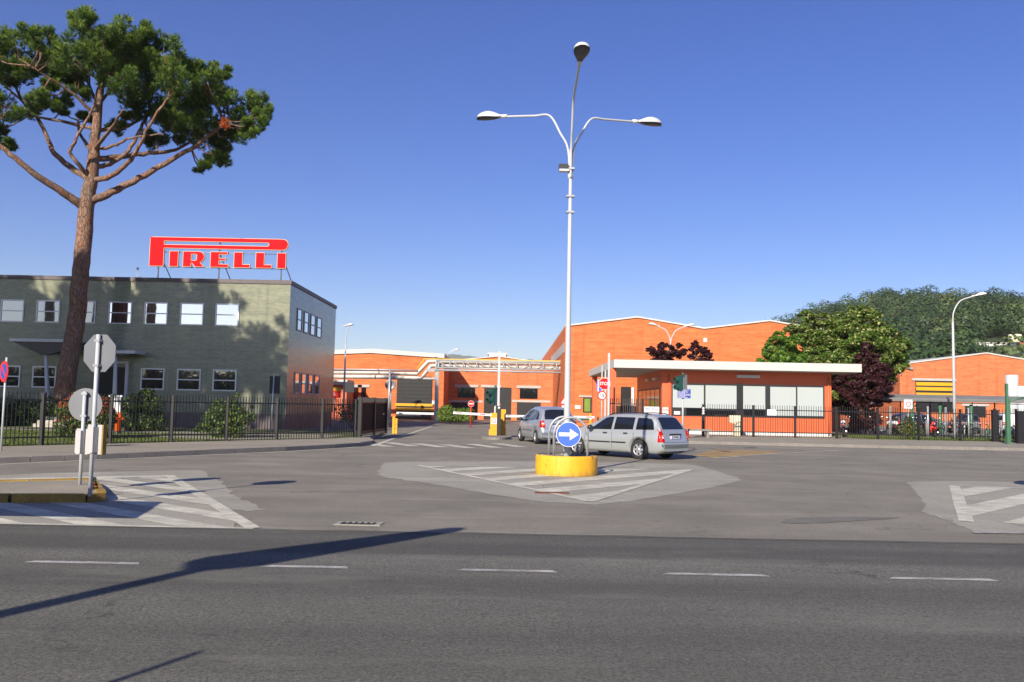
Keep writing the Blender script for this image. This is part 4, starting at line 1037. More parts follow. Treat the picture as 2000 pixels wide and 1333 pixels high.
for k in range(2): B('trim_black').box(.02, .14, -.165, -.161, h*(.3+.25*k), h*(.32+.25*k)).build('band', t)
# ------------------------------------------------------------------ fences
def fence(label, path, h, sp, post_sp, z0=.12, rail_hi=.86, low=.16, name='fence', pick_r=.011):
    path = [Vector((*p[:2], 0)) for p in path]; o = path[0]
    t = thing(name, label, 'fence', (o.x, o.y, z0))
    segs = list(zip(path, path[1:])); total = sum((b-a).length for a, b in segs)
    def at(s):
        for a, b in segs:
            L = (b-a).length
            if s <= L+1e-6: return a+(b-a)*(s/L)-o, math.atan2((b-a).y, (b-a).x)
            s -= L
        return path[-1]-o, 0
    hs = h*rail_hi
    for zz in (hs, h*low):
        for a, b in segs:
            d = (b-a); r = B('black_iron').box(0, d.length, -.02, .02, -.025, .025).build('rail', t, (a.x-o.x, a.y-o.y, zz)); r.rotation_euler = (0, 0, math.atan2(d.y, d.x))
    pm = None; s = 0
    while s < total:
        p, an = at(s)
        if pm is None:
            pm = B('black_iron').box(-pick_r, pick_r, -pick_r, pick_r, .03, h).add([(-pick_r, -pick_r, h), (pick_r, -pick_r, h), (pick_r, pick_r, h), (-pick_r, pick_r, h), (0, 0, h+.04)], [(0, 1, 4), (1, 2, 4), (2, 3, 4), (3, 0, 4)]).build('picket', t, p)
            pm.rotation_euler = (0, 0, an)
        else: clone(pm, t, p, rot=(0, 0, an))
        s += sp
    pp = None; s = 0
    while s <= total+.01:
        p, an = at(min(s, total))
        if pp is None: pp = B('black_iron').box(-.05, .05, -.05, .05, -.02, h*.97).box(-.06, .06, -.06, .06, h*.97, h).build('post', t, p)
        else: clone(pp, t, p)
        s += post_sp
    return t
fence('black iron picket fence along the left pavement before the green office', fenceL[1:], 1.66, .125, 2.22)
fx = [P(px, 860, 49).x for px in (1472, 1940)]
fence('black iron picket fence before the gatehouse and the bicycle shelter', [(fx[0], 49.0), (fx[1], 49.0)], 1.78, .135, 2.32)
fence('short black iron gate leaf before the gatehouse door', [(P(1373, 858, 48.6).x, 48.6), (fx[0]-.1, 48.9)], 1.78, .135, 2.9, name='iron_gate')
fence('open black iron gate behind the silver estate car', [(P(1187, 850, 48.4).x, 48.4), (P(1256, 850, 48.0).x, 48.0)], 2.0, .12, 1.9, name='iron_gate', pick_r=.022)
fence('black gate section with heavy posts at the far right', [(fx[1]+.1, 49.0), (fx[1]+1.7, 47.8), (fx[1]+3.6, 46.4)], 1.85, .13, 1.05, name='iron_gate', pick_r=.013)
# big end posts
for px, D, w, yt, lb in ((1373.5, 48.5, .14, 797, 'thick black gate post beside the silver estate car'), (1943, 49, .34, 803, 'broad black gate post at the right end of the fence'), (1992, 46.6, .36, 805, 'broad black gate post at the right picture edge')):
    q = P(px, yt, D); tag(B('black_iron').box(-w/2, w/2, -.1, .1, 0, q.z-.12).box(-w/2-.02, w/2+.02, -.12, .12, q.z-.12, q.z-.07).build('gate_post', None, (q.x, D, .12)), lb, 'gate post', 'black gate posts')
q = P(1374, 803, 48.3); t = thing('signal_lamps', 'three small white discs in a column on the gate post', 'lamp', (q.x, 48.3, 0))
for k in range(3): B('sign_white').lathe([(0, 0), (.07, 0), (.06, .05)], 14, (0, 0, q.z+.14-.14*k), 1).build('disc', t)
# stacked sliding gate on the left
g0, g1 = Vector((-6.62, 38.3, .1)), Vector((-6.35, 44.4, .1))
t = thing('sliding_gate', 'dark iron sliding gate folded back beside the entrance', 'gate', g0); an = math.atan2(g1.y-g0.y, g1.x-g0.x); L = (g1-g0).length
t.rotation_euler = (0, 0, an)
for k, (a, b) in enumerate(((.15, 2.1), (2.15, 4.1), (4.15, 6.0))): B('dark_steel').box(a, b, .04, .06, .25, 1.55).build('panel', t)
pk_ = None
for k in range(48):
    if pk_ is None: pk_ = B('black_iron').box(-.012, .012, -.012, .012, .05, 1.78).build('picket', t, (.1, 0, 0))
    else: clone(pk_, t, (.1+k*.125, 0, 0))
for zz in (.25, 1.55): B('black_iron').box(0, L, -.03, .03, zz-.03, zz+.03).build('rail', t)
for s in (0, L*.5, L): B('black_iron').box(s-.09, s+.09, -.09, .09, 0, 1.8).build('post', t)
B('sign_white').box(L-.9, L-.6, -.05, -.031, .98, 1.02).build('handle', t)
# ------------------------------------------------------------------ small things by the gatehouse
q = G(1440, 857); t = thing('turnstile_cabinet', 'cream metal cabinet with slanted top beside the gatehouse door', 'cabinet', (P(1434, 850, 50.6).x, 50.6, .13))
a, b = P(1434, 849, 50.6), P(1443, 813, 50.6); B('cream').box(-.02, .30, -.15, .15, 0, b.z-.5).build('body', t); B('cream').prism([[(-.28, b.z-.52), (.02, b.z-.6), (.32, b.z-.42), (.32, b.z-.1), (-.28, b.z-.1)]], XZ(-.2), .4).build('head', t)
for k in range(3): B('trim_black').prism([[(0, .55+.12*k), (.26, .85+.12*k), (.26, .88+.12*k), (0, .58+.12*k)]], XZ(-.155), .004).build('stripe', t)
q = P(1507, 806, 48.9); tag(B('sign_white').box(-.25, .25, -.05, -.04, -.17, .17).build('notice_sign', None, (q.x, 48.93, q.z)), 'white notice plate hanging on the fence before the gatehouse', 'sign')
t = thing('bench', 'low concrete bench at the pavement edge behind the silver estate car', 'bench', (P(1350, 858, 46).x, 46, .13)); B('kerb').box(-.3, 1.0, -.2, .2, .36, .46).build('seat', t)
for s in (-.2, .85): B('kerb').box(s-.06, s+.06, -.16, .16, 0, .358).build('leg', t)
t = thing('bench', 'green bench in front of the brick hall between the cars', 'bench', (P(1140, 825, 68).x, 68, 0)); B('traffic_green').box(-1.0, 1.2, -.2, .2, .4, .46).build('seat', t); B('traffic_green').box(-1.0, 1.2, .2, .25, .55, .85).build('backrest', t)
for s in (-.8, 1.0): B('dark_steel').box(s-.04, s+.04, -.16, .2, 0, .398).build('leg', t)
# hydrant and info board on the lawn
q = G(230, 849, .1); t = thing('fire_hydrant', 'orange fire hydrant on the lawn behind the left fence', 'fire hydrant', (q.x, q.y, .1))
B('hydrant_orange').lathe([(.11, .14), (.13, .15), (.13, .70), (.15, .71), (.15, .76), (.11, .80), (.09, .90), (0, .95)], 18).build('barrel', t); B('dark_steel').lathe([(.13, 0), (.13, .13), (.11, .139)], 16).build('base', t)
for s in (-1, 1): B('hydrant_orange').tube([(s*.10, 0, .66), (s*.21, 0, .66)], .055, 10).build('outlet', t)
q = P(224, 812, 41.5); t = thing('notice_case', 'white notice case on legs beside the orange hydrant', 'notice', (q.x, 41.5, .1)); a, b = P(213, 815, 41.5), P(236, 776, 41.5)
B('sign_white').box(a.x-q.x, b.x-q.x, 0, .12, a.z-.1, b.z-.1).build('case', t); B('white_trim').box(a.x-q.x-.08, b.x-q.x+.08, -.05, .17, b.z-.096, b.z-.02).build('cap', t)
for s in (a.x-q.x+.08, b.x-q.x-.08): B('white_trim').box(s-.04, s+.04, .02, .10, 0, a.z-.104).build('leg', t)
# ------------------------------------------------------------------ pipe bridge
YP = 79.0
t = thing('pipe_bridge', 'grey lattice pipe bridge with thick pipes spanning the factory yard', 'pipe bridge', (0, YP, 0))
def pz(px, py, dy=0): p = P(px, py, YP+dy); return (p.x, dy, p.z)
def run(name, m, r, pts, dy, seg=12): B(m).tube([pz(x, y, dy) for x, y in pts], r, seg).build(name, t)
run('pipe', 'pipe', .19, [(560, 727), (740, 728), (814, 730.5), (836, 706.5), (850, 706), (1100, 710.5), (1125, 712), (1142, 727), (1152, 742), (1165, 742.5), (1300, 745)], .0)
run('pipe', 'pipe', .19, [(560, 735.5), (740, 736.5), (822, 739.5), (842, 715), (855, 714.5), (1100, 720), (1120, 721), (1133, 744), (1146, 749), (1165, 749.5), (1300, 752)], -.5)
run('pipe', 'pipe_yellow', .045, [(812, 724), (829, 701.5), (850, 701.6), (1130, 706.5), (1140, 708), (1150, 727)], -.8, 6)
run('conduit', 'galv', .07, [(560, 721), (760, 722.5), (815, 724)], -.3, 6)
for y in (704, 718.5): run('chord', 'galv_dull', .065, [(852, y), (1000, y+3), (1155, y+6)], -1.05, 6)
run('chord', 'galv_dull', .10, [(846, 723), (1000, 726), (1158, 730)], -1.0, 6)
for k in range(12):
    px = 853+k*26; o = k*.52
    B('galv_dull').tube([pz(px, 704+o, -1.05), pz(px, 719+o, -1.05)], .05, 6).build('strut', t)
    if k < 11: B('galv_dull').tube([pz(px, (704 if k < 6 else 719)+o, -1.05), pz(px+26, (719 if k < 6 else 704)+o+.5, -1.05)], .035, 6).build('brace', t)
for px in (912, 963, 1005, 1057): B('galv_dull').tube([pz(px, 718, -1.0), pz(px, 728, -1.0)], .07, 6).build('hanger', t)
for px, yt in ((852, 704), (1115, 722)):
    b = P(px, 800, YP-.9); B('galv').box(b.x-.17, b.x+.17, -1.0, -.7, 0, P(px, yt, YP).z).build('leg', t)
for px in (760,): B('galv').box(pz(px, 800)[0]-.12, pz(px, 800)[0]+.12, .3, .5, 0, pz(px, 724)[2]).build('leg', t)
B('galv').box(pz(835, 722)[0], pz(852, 722)[0], -1.1, -.9, pz(840, 727)[2], pz(840, 721)[2]).build('bracket', t)
# ------------------------------------------------------------------ pine
def pine_tufts(c, r, n):
    """needle tufts in a flattened clump: short fans of needles pointing up and outwards"""
    cen, d = ball(n, c, r, .35)
    ax = unit(d*np.array((1, 1, .6))+np.array((0, 0, .75))+npr.normal(0, .3, (n, 3)))
    K = 17; out = []
    L = npr.uniform(.13, .25, (n, 1))
    for k in range(K):
        dv = unit(ax+npr.normal(0, .42, (n, 3)))
        s = unit(np.cross(dv, npr.normal(0, 1, (n, 3))))*.0125
        b = cen+ax*(npr.uniform(-.10, .08, (n, 1)))
        out.append(np.stack([b-s, b+s, b+dv*L], 1))
    a = np.concatenate(out)
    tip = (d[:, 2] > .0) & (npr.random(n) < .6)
    return a, np.tile(tip, K)
YT = 46.1
p = P(112, 838, YT)
pine = thing('pine_tree', 'tall umbrella pine with bare forked trunk in front of the green office', 'tree', (p.x, YT, .1))
def lp(px, py, dy=0): q = P(px, py, YT+dy); return Vector((q.x-p.x, dy, q.z-.1))
def jag(pts, n=6, a=.03): return [q+Vector((rnd.uniform(-a, a), rnd.uniform(-a, a), rnd.uniform(-a, a))) for q in bez(pts, n)]
tr = jag([lp(108, 845), lp(118, 800), lp(133, 720), lp(147, 640), lp(155, 560), lp(163, 480), lp(169, 405), lp(178, 350), lp(184, 290), lp(190, 230), lp(198, 160), lp(200, 90)], 5)
rr = np.interp(np.linspace(0, 1, len(tr)), [0, .06, .2, .5, .6, .7, .85, 1], [.72, .56, .46, .40, .36, .30, .20, .06])
B('bark_pine').tube(tr, list(rr), 14).build('trunk', pine)
limbs = [([(168, 405, 0), (150, 395, -.3), (115, 372, -1), (60, 335, -2), (10, 293, -2.6), (-50, 250, -3)], .27),
         ([(178, 392, 0), (210, 380, .2), (260, 355, .5), (320, 322, .8), (385, 282, .8), (440, 240, .6)], .24),
         ([(176, 352, 0), (140, 328, .6), (105, 298, 1.2), (88, 260, 1.6), (60, 210, 2), (20, 180, 2.4)], .19),
         ([(182, 352, 0), (215, 345, -.6), (250, 318, -1.2), (275, 280, -1.8), (295, 240, -2.2), (330, 190, -2.6)], .16),
         ([(184, 328, 0), (215, 320, .6), (250, 295, 1.1), (275, 250, 1.6), (290, 215, 2), (300, 150, 2.4)], .15),
         ([(176, 350, 0), (155, 322, -.8), (137, 298, -1.2), (150, 270, -1.4), (180, 215, -1.6), (195, 160, -2)], .13),
         ([(184, 312, 0), (230, 306, 1), (290, 300, 2), (345, 292, 2.6), (390, 262, 3.2)], .18),
         ([(186, 292, 0), (230, 283, -.6), (255, 270, -1.4), (320, 262, -2.2)], .10),
         ([(186, 255, 0), (240, 250, 1), (290, 225, 2), (350, 200, 3)], .12),
         ([(184, 252, 0), (130, 240, .8), (60, 225, 1.6), (0, 205, 2)], .11),
         ([(188, 230, 0), (150, 190, -.8), (110, 160, -1.6), (60, 130, -2.4)], .11),
         ([(192, 205, 0), (170, 160, 2), (150, 120, 3.4)], .10), ([(192, 205, 0), (230, 160, 2.4), (270, 120, 4)], .10),
         ([(186, 300, 0), (160, 270, 3), (150, 230, 5)], .13), ([(186, 290, 0), (210, 260, -3), (240, 215, -5)], .13)]
LP = []
for pts, r in limbs:
    c = jag([lp(*q) for q in pts], 5, .04); LP += c[len(c)//3:]
    B('bark_pine').tube(c, list(np.linspace(r*.98, r*.34, len(c))), 9).build('limb', pine)
for px, py in ((113, 375), (182, 385), (175, 318)): pass
clumps = [(185, 48, 34), (158, 36, 24), (205, 60, 32), (236, 72, 42), (290, 78, 32), (325, 108, 40), (258, 112, 46), (200, 112, 44), (150, 118, 38), (296, 140, 46), (362, 128, 30), (335, 165, 44), (400, 155, 36), (432, 140, 20), (375, 185, 46), (425, 195, 38), (262, 165, 42), (305, 205, 40), (350, 225, 44), (400, 235, 42), (455, 205, 36), (490, 190, 28), (508, 215, 22), (500, 245, 26), (465, 250, 34), (440, 272, 36), (420, 306, 20), (398, 325, 12), (392, 265, 36), (225, 150, 36), (340, 262, 30), (300, 268, 24), (250, 215, 26), (225, 245, 18),
          (40, 72, 30), (82, 78, 32), (104, 106, 32), (18, 92, 34), (58, 124, 38), (15, 140, 38), (112, 150, 36), (150, 172, 28), (100, 188, 32), (62, 198, 28), (20, 208, 32), (122, 205, 16), (-25, 110, 45), (-60, 150, 45), (-30, 200, 48), (-10, 255, 30), (10, 282, 14), (-60, 230, 40), (-90, 190, 45), (170, 80, 36), (130, 140, 30), (165, 235, 16)]
ga, gt_ = [], []
tw = B('bark_pine'); lparr = np.array([list(q) for q in LP])
def clump(c, r, dens):
    ns = max(5, int(r*r*9)); dens = int(dens*1.25)
    for _ in range(ns):
        s_, d_ = ball(1, (c.x, c.y, c.z), (r*.92, r*.92, r*.72), .55); q_ = r*npr.uniform(.24, .42)
        a, tip = pine_tufts(s_[0], (q_, q_, q_*1.15), max(12, dens//ns)); ga.append(a[~tip]); gt_.append(a[tip])
    q = Vector(lparr[np.argmin(((lparr-np.array(c))**2).sum(1))]); mid = (q+c)/2+Vector((0, 0, -.15))
    tw.tube([q, mid, c], [.05, .035, .015], 5)
    for k in range(3):
        e = c+Vector((rnd.uniform(-1, 1), rnd.uniform(-1, 1), rnd.uniform(-.2, .7)))*r*.8; tw.tube([mid, (mid+e)/2, e], [.025, .018, .008], 4)
for k, (x, y, r) in enumerate(clumps):
    R_ = r*YT/F_PX
    ex = abs(x-190)/340; span = 4.6*math.sqrt(max(.08, 1-min(1, ex)**2))
    dy = rnd.uniform(-span, span*.6)
    if y < 130: dy = -abs(dy)*.9
    if y > 165 and x > 150: dy = abs(dy)*.7+.2
    clump(lp(x, y, dy), R_, int(150+R_*R_*190))
    if rnd.random() < .6: clump(lp(x+rnd.uniform(-12, 12), y+rnd.uniform(0, 14), rnd.uniform(-span*.3 if y < 165 else .3, span if y > 130 else .5)), R_*.95, int(110+R_*R_*130))
tw.build('twigs', pine)['kind'] = 'stuff'
cr_ = quadcloud('crown', ['needles', 'needles_tip'], [(0, np.concatenate(ga)), (1, np.concatenate(gt_))], pine)
c = lp(440, 243, -.9); a, tip = pine_tufts((c.x, c.y, c.z), (.13, .13, .28), 26); quadcloud('dead_needles', ['needles_dead'], [(0, a)], pine)
# unseen pines left of the frame; copies added and scaled to shade the office
for k, (x, y, rz, s, lb) in enumerate(((-27.6, 29.6, R(200), (.87, .87, .875), 'second umbrella pine, left of the picture, shading the office wall'), (-37.5, 27.0, R(60), (.87, .87, .87), 'third umbrella pine, unseen, added far left to fill the office shade'), (-40.5, 36, R(130), (.69, .69, .69), 'fourth umbrella pine, unseen, added farthest left to darken the office windows'), (-37.3, 20.5, R(20), (1.08, 1.08, 1.085), 'tall umbrella pine, unseen, added by the road to thicken the office shade'), (-26.2, 20.0, R(150), (.66, .66, .985), 'narrow umbrella pine, unseen, squeezed to shade the right end of the office'))):
    o = dup(pine, (x, y, .1), rz, lb); o.scale = s

# ------------------------------------------------------------------ broadleaf trees
def tree(name, label, px, D, zb, crown, mats, n, size, trunk_r=.16, cat='tree', group=None, jit=.7, trunk_to=None):
    """crown: list of (px, py, r_px, dy) lumps"""
    q = P(px, 800, D); t = thing(name, label, cat, (q.x, D, zb), 0, group)
    L = [(P(x, y, D+dy), r*(D)/F_PX, dy) for x, y, r, dy in crown]
    top = max(L, key=lambda e: e[0].z)[0]
    tp = [Vector((0, 0, 0)), Vector((.05, 0, (top.z-zb)*.25)), Vector((-.05, 0, (top.z-zb)*.5)), Vector((top.x-q.x, 0, top.z-zb-.3))]
    tc = bez(tp, 5)
    B('bark').tube(tc, list(np.linspace(trunk_r, .02, len(tc))), 8).build('trunk', t)
    br = B('bark'); gs = [[] for _ in mats]
    for c, r, dy in L:
        c = Vector((c.x-q.x, dy, c.z-zb)); b = tc[min(len(tc)-2, max(2, int(len(tc)*(c.z-r*.8)/max(.1, top.z-zb))))]
        br.tube([b, (b+c)/2+Vector((0, 0, .05)), c], [trunk_r*.35, trunk_r*.22, .012], 5)
        m = int(n*(r*r)); subs = max(12, int(r*r*26))
        for _ in range(subs):
            s, d0 = ball(1, c, (r, r, r*.8), .6)
            cen, d = ball(max(3, m//subs), s[0], (r*.46, r*.46, r*.26), .0)
            nn = np.tile(d0, (len(cen), 1))*.5+np.array((0, 0, .8))
            w = npr.random(len(cen))
            lv = leaves(cen, nn, size, .6, jit); e = 0
            for j, (mm, fr) in enumerate(mats):
                sel = (w >= e) & (w < e+fr); gs[j].append(lv[sel]); e += fr
    br.build('branches', t)['kind'] = 'stuff'
    quadcloud('crown', [m for m, _ in mats], [(j, np.concatenate(g)) for j, g in enumerate(gs)], t)
    return t
linden = [(1650, 640, 30, 0), (1610, 635, 26, 1), (1690, 625, 26, 0), (1575, 620, 14, 0), (1560, 650, 22, 0), (1590, 665, 28, -1), (1630, 670, 32, 1), (1670, 665, 32, -1), (1710, 655, 30, 0), (1735, 670, 28, 1), (1760, 680, 20, 0), (1700, 690, 34, -1), (1660, 700, 36, 0), (1620, 700, 34, -1), (1740, 705, 30, 0), (1590, 700, 26, 1), (1720, 730, 30, 1), (1670, 740, 34, 0), (1640, 745, 30, 1), (1690, 610, 16, 0), (1655, 612, 16, 1), (1700, 770, 26, 0), (1655, 775, 24, 0), (1612, 735, 24, 0)]
tree('linden_tree', 'large round linden full of pale yellow bracts behind the gatehouse', 1665, 63, .1, linden, [('leaf_linden', .72), ('bract', .15), ('leaf_maple', .13)], 4200, .115, .28)
tree('maple_tree', 'small bright green tree left of the linden behind the gatehouse roof', 1527, 60, .1, [(1522, 655, 10, 0), (1520, 668, 16, 0), (1510, 685, 20, 0), (1535, 680, 20, 1), (1545, 670, 14, 0), (1500, 700, 18, 0), (1530, 702, 24, 0), (1555, 700, 20, 1), (1520, 725, 22, 0)], [('leaf_maple', .8), ('leaf_linden', .2)], 4000, .11, .1)
tree('plum_tree', 'dark purple-leaved tree standing right of the gatehouse', 1692, 58, .1, [(1695, 680, 12, 0), (1690, 700, 18, 0), (1708, 705, 16, 0), (1680, 725, 22, 0), (1705, 730, 26, 0), (1725, 725, 16, 0), (1660, 755, 26, 0), (1695, 760, 30, -.6), (1722, 755, 20, 0), (1650, 785, 24, 0), (1685, 790, 28, 0), (1715, 785, 22, 0), (1660, 815, 22, 0), (1695, 820, 22, 0), (1670, 840, 14, 0)], [('leaf_plum', 1.0)], 3800, .095, .13)
tree('plum_tree', 'purple-leaved tree behind the gatehouse roof, the left one with the lamp', 1300, 63, .1, [(1300, 682, 14, 0), (1282, 690, 12, 0), (1272, 684, 8, 0), (1318, 692, 12, 0), (1330, 688, 10, 0), (1290, 702, 16, 0), (1310, 704, 18, 0), (1300, 722, 20, 0), (1293, 674, 6, 0), (1327, 676, 6, 0)], [('leaf_plum', 1.0)], 3400, .11, .10)
tree('plum_tree', 'purple-leaved tree behind the gatehouse roof, the right narrow one', 1368, 63, .1, [(1357, 672, 7, 0), (1358, 684, 10, 0), (1372, 686, 11, 0), (1382, 692, 9, 0), (1360, 698, 14, 0), (1378, 702, 12, 0), (1368, 718, 16, 0)], [('leaf_plum', 1.0)], 3400, .11, .09)

# ------------------------------------------------------------------ shrubs and hedges
def shrub(name, label, px, D, zb, lumps, mats, n, size, cat='shrub', group=None, red=None, shell=.55):
    q = P(px, 800, D); t = thing(name, label, cat, (q.x, D, zb), 0, group); gs = [[] for _ in range(len(mats)+(1 if red else 0))]
    st = B('bark')
    for x, y, r, dy in lumps:
        c = P(x, y, D+dy); c = Vector((c.x-q.x, dy, c.z-zb)); rm = r*D/F_PX
        for _ in range(2): st.tube([(c.x*.3, c.y*.3, 0), c*.6, c+Vector((rnd.uniform(-1, 1)*rm*.4, 0, rm*.5))], [.02, .014, .006], 4)
        cen, d = ball(max(20, int(n*rm*rm)), c, (rm, rm, rm), shell); cen[:, 2] = np.maximum(cen[:, 2], .03)
        lv = leaves(cen, d+np.array((0, 0, .3)), size, .55, .7); w = npr.random(len(cen)); e = 0
        rs = np.zeros(len(cen), bool)
        if red: rs = (d[:, 2] > red[1]) & (npr.random(len(cen)) < red[2]); gs[-1].append(lv[rs])
        for j, (mm, fr) in enumerate(mats):
            sel = (w >= e) & (w < e+fr) & ~rs; gs[j].append(lv[sel]); e += fr
    st.build('stems', t)['kind'] = 'stuff'
    quadcloud('foliage', [m for m, _ in mats]+([red[0]] if red else []), [(j, np.concatenate(g)) for j, g in enumerate(gs) if g], t)
    return t
shrub('photinia_shrub', 'round shrub with red leaf tips behind the left fence', 165, 33, .1, [(165, 795, 36, 0), (140, 805, 30, 0), (190, 805, 32, 0), (160, 828, 34, 0), (130, 832, 24, 0), (195, 832, 26, 0), (210, 815, 20, 0), (145, 845, 22, 0), (175, 850, 24, 0)], [('leaf_hedge', .62), ('leaf_hedge_lit', .33), ('leaf_red', .05)], 4800, .05, red=('leaf_red', .35, .7))
shrub('evergreen_hedge', 'dark clipped hedge left of the red-tipped shrub', 55, 45, .1, [(x, 800+8*math.sin(x), 22, 0) for x in range(-30, 100, 16)]+[(x, 822, 20, 0) for x in range(-30, 100, 18)], [('leaf_hedge', .9), ('leaf_hedge_lit', .1)], 1300, .07, 'hedge')
shrub('laurel_shrub', 'tall dark laurel with some yellow leaves right of the hydrant', 275, 41.5, .1, [(262, 790, 22, 0), (285, 785, 24, 0), (305, 795, 20, 0), (255, 815, 20, 0), (280, 820, 26, 0), (305, 825, 22, 0), (262, 835, 18, 0), (290, 770, 14, 0)], [('leaf_hedge', .72), ('leaf_hedge_lit', .22), ('leaf_yellow', .06)], 1700, .07)
shrub('rose_shrub', 'loose green shrub with upright shoots behind the left fence', 440, 36, .1, [(430, 800, 22, 0), (455, 805, 24, 0), (415, 820, 22, 0), (445, 828, 26, 0), (470, 820, 22, 0), (400, 835, 14, 0), (460, 845, 18, 0), (425, 845, 18, 0), (458, 783, 8, 0), (423, 783, 5, 0), (463, 772, 4, 0), (490, 815, 12, 0), (385, 838, 8, 0), (492, 795, 5, 0)], [('leaf_hedge', .5), ('leaf_hedge_lit', .5)], 1900, .06, shell=.2)
shrub('clipped_hedge', 'bright green clipped hedge beside the pipe bridge leg', 890, 70, 0, [(x, 806, 9, 0) for x in range(862, 920, 7)]+[(x, 815, 9, 0) for x in range(862, 920, 7)]+[(868, 800, 8, 0), (878, 799, 8, 0)], [('leaf_hedge_lit', .8), ('leaf_hedge', .2)], 2600, .08, 'hedge', shell=.8)
shrub('wild_shrub', 'small yellowish-green shrub behind the right-hand fence', 1775, 50.2, .11, [(1772, 828, 12, 0), (1785, 832, 12, 0), (1765, 840, 14, 0), (1780, 845, 14, 0), (1795, 842, 10, 0), (1775, 818, 7, 0)], [('leaf_hedge', .45), ('leaf_hedge_lit', .40), ('leaf_yellow', .15)], 1600, .055, shell=.2)
shrub('shade_hedge', 'low dark hedge in the shade behind the sliding gate', 700, 52, 0, [(x, 800, 12, 0) for x in range(665, 745, 9)]+[(x, 815, 12, 0) for x in range(665, 745, 9)], [('leaf_hedge', 1.0)], 480, .07, 'hedge')
shrub('weed', 'thin dry weed at the tip of the left island', 185, P(185, 930, 14).y+.9, .12, [(185, 945, 5, 0), (184, 936, 4, 0), (186, 955, 4, 0)], [('leaf_hedge', .6), ('leaf_red', .4)], 3000, .03, 'weed')
# grass
def grass(name, label, poly, n, z, avoid=()):
    xs = [q[0] for q in poly]; ys = [q[1] for q in poly]; pts = []
    bx = npr.uniform((min(xs), min(ys)), (max(xs), max(ys)), (n, 2))
    ins = np.zeros(n, bool); j = len(poly)-1
    for i in range(len(poly)):
        xi, yi = poly[i]; xj, yj = poly[j]
        ins ^= ((yi > bx[:, 1]) != (yj > bx[:, 1])) & (bx[:, 0] < (xj-xi)*(bx[:, 1]-yi)/(yj-yi+1e-9)+xi); j = i
    bx = bx[ins]
    for (a0, a1, b0, b1) in avoid: bx = bx[~((bx[:, 0] > a0) & (bx[:, 0] < a1) & (bx[:, 1] > b0) & (bx[:, 1] < b1))]
    n = len(bx); b = np.column_stack([bx, np.full(n, z)]); d = unit(npr.normal(0, .5, (n, 3))+np.array((0, 0, 1))); s = unit(np.cross(d, npr.normal(0, 1, (n, 3))))*.012
    tri = np.stack([b-s, b+s, b+d*npr.uniform(.04, .11, (n, 1))], 1)
    return tag(quadcloud(name, ['grass', 'leaf_hedge_lit'], [(0, tri[:int(n*.7)]), (1, tri[int(n*.7):])]), label, 'grass', kind='stuff')
grass('lawn_grass', 'patchy sunlit grass behind the left iron fence', [(-27, 17), (-15.6, 26.6), (-12.65, 30.4), (-10.3, 33.4), (-16, 36.2), (-8.4, 38.4), (-26, 39.8), (-34, 40)], 120000, .10)
grass('lawn_grass', 'strip of grass behind the right iron fence', [(20.2, 49.2), (34, 49.2), (34, 56), (20.2, 56)], 60000, .11)
tl_ = []
for k in range(260):
    x = -95+k*.75; y = -44+rnd.uniform(-5, 5); r = rnd.uniform(2.2, 3.6); zc = rnd.uniform(1.5, 4.5); cc, d = ball(130, (x, y, zc), (r, r, r), .7); tl_.append(leaves(cc, d, .5, .8, .5))
tag(quadcloud('treeline', ['forest'], [(0, np.concatenate(tl_))]), 'belt of trees behind the viewer, mirrored in the office windows', 'trees', kind='stuff')
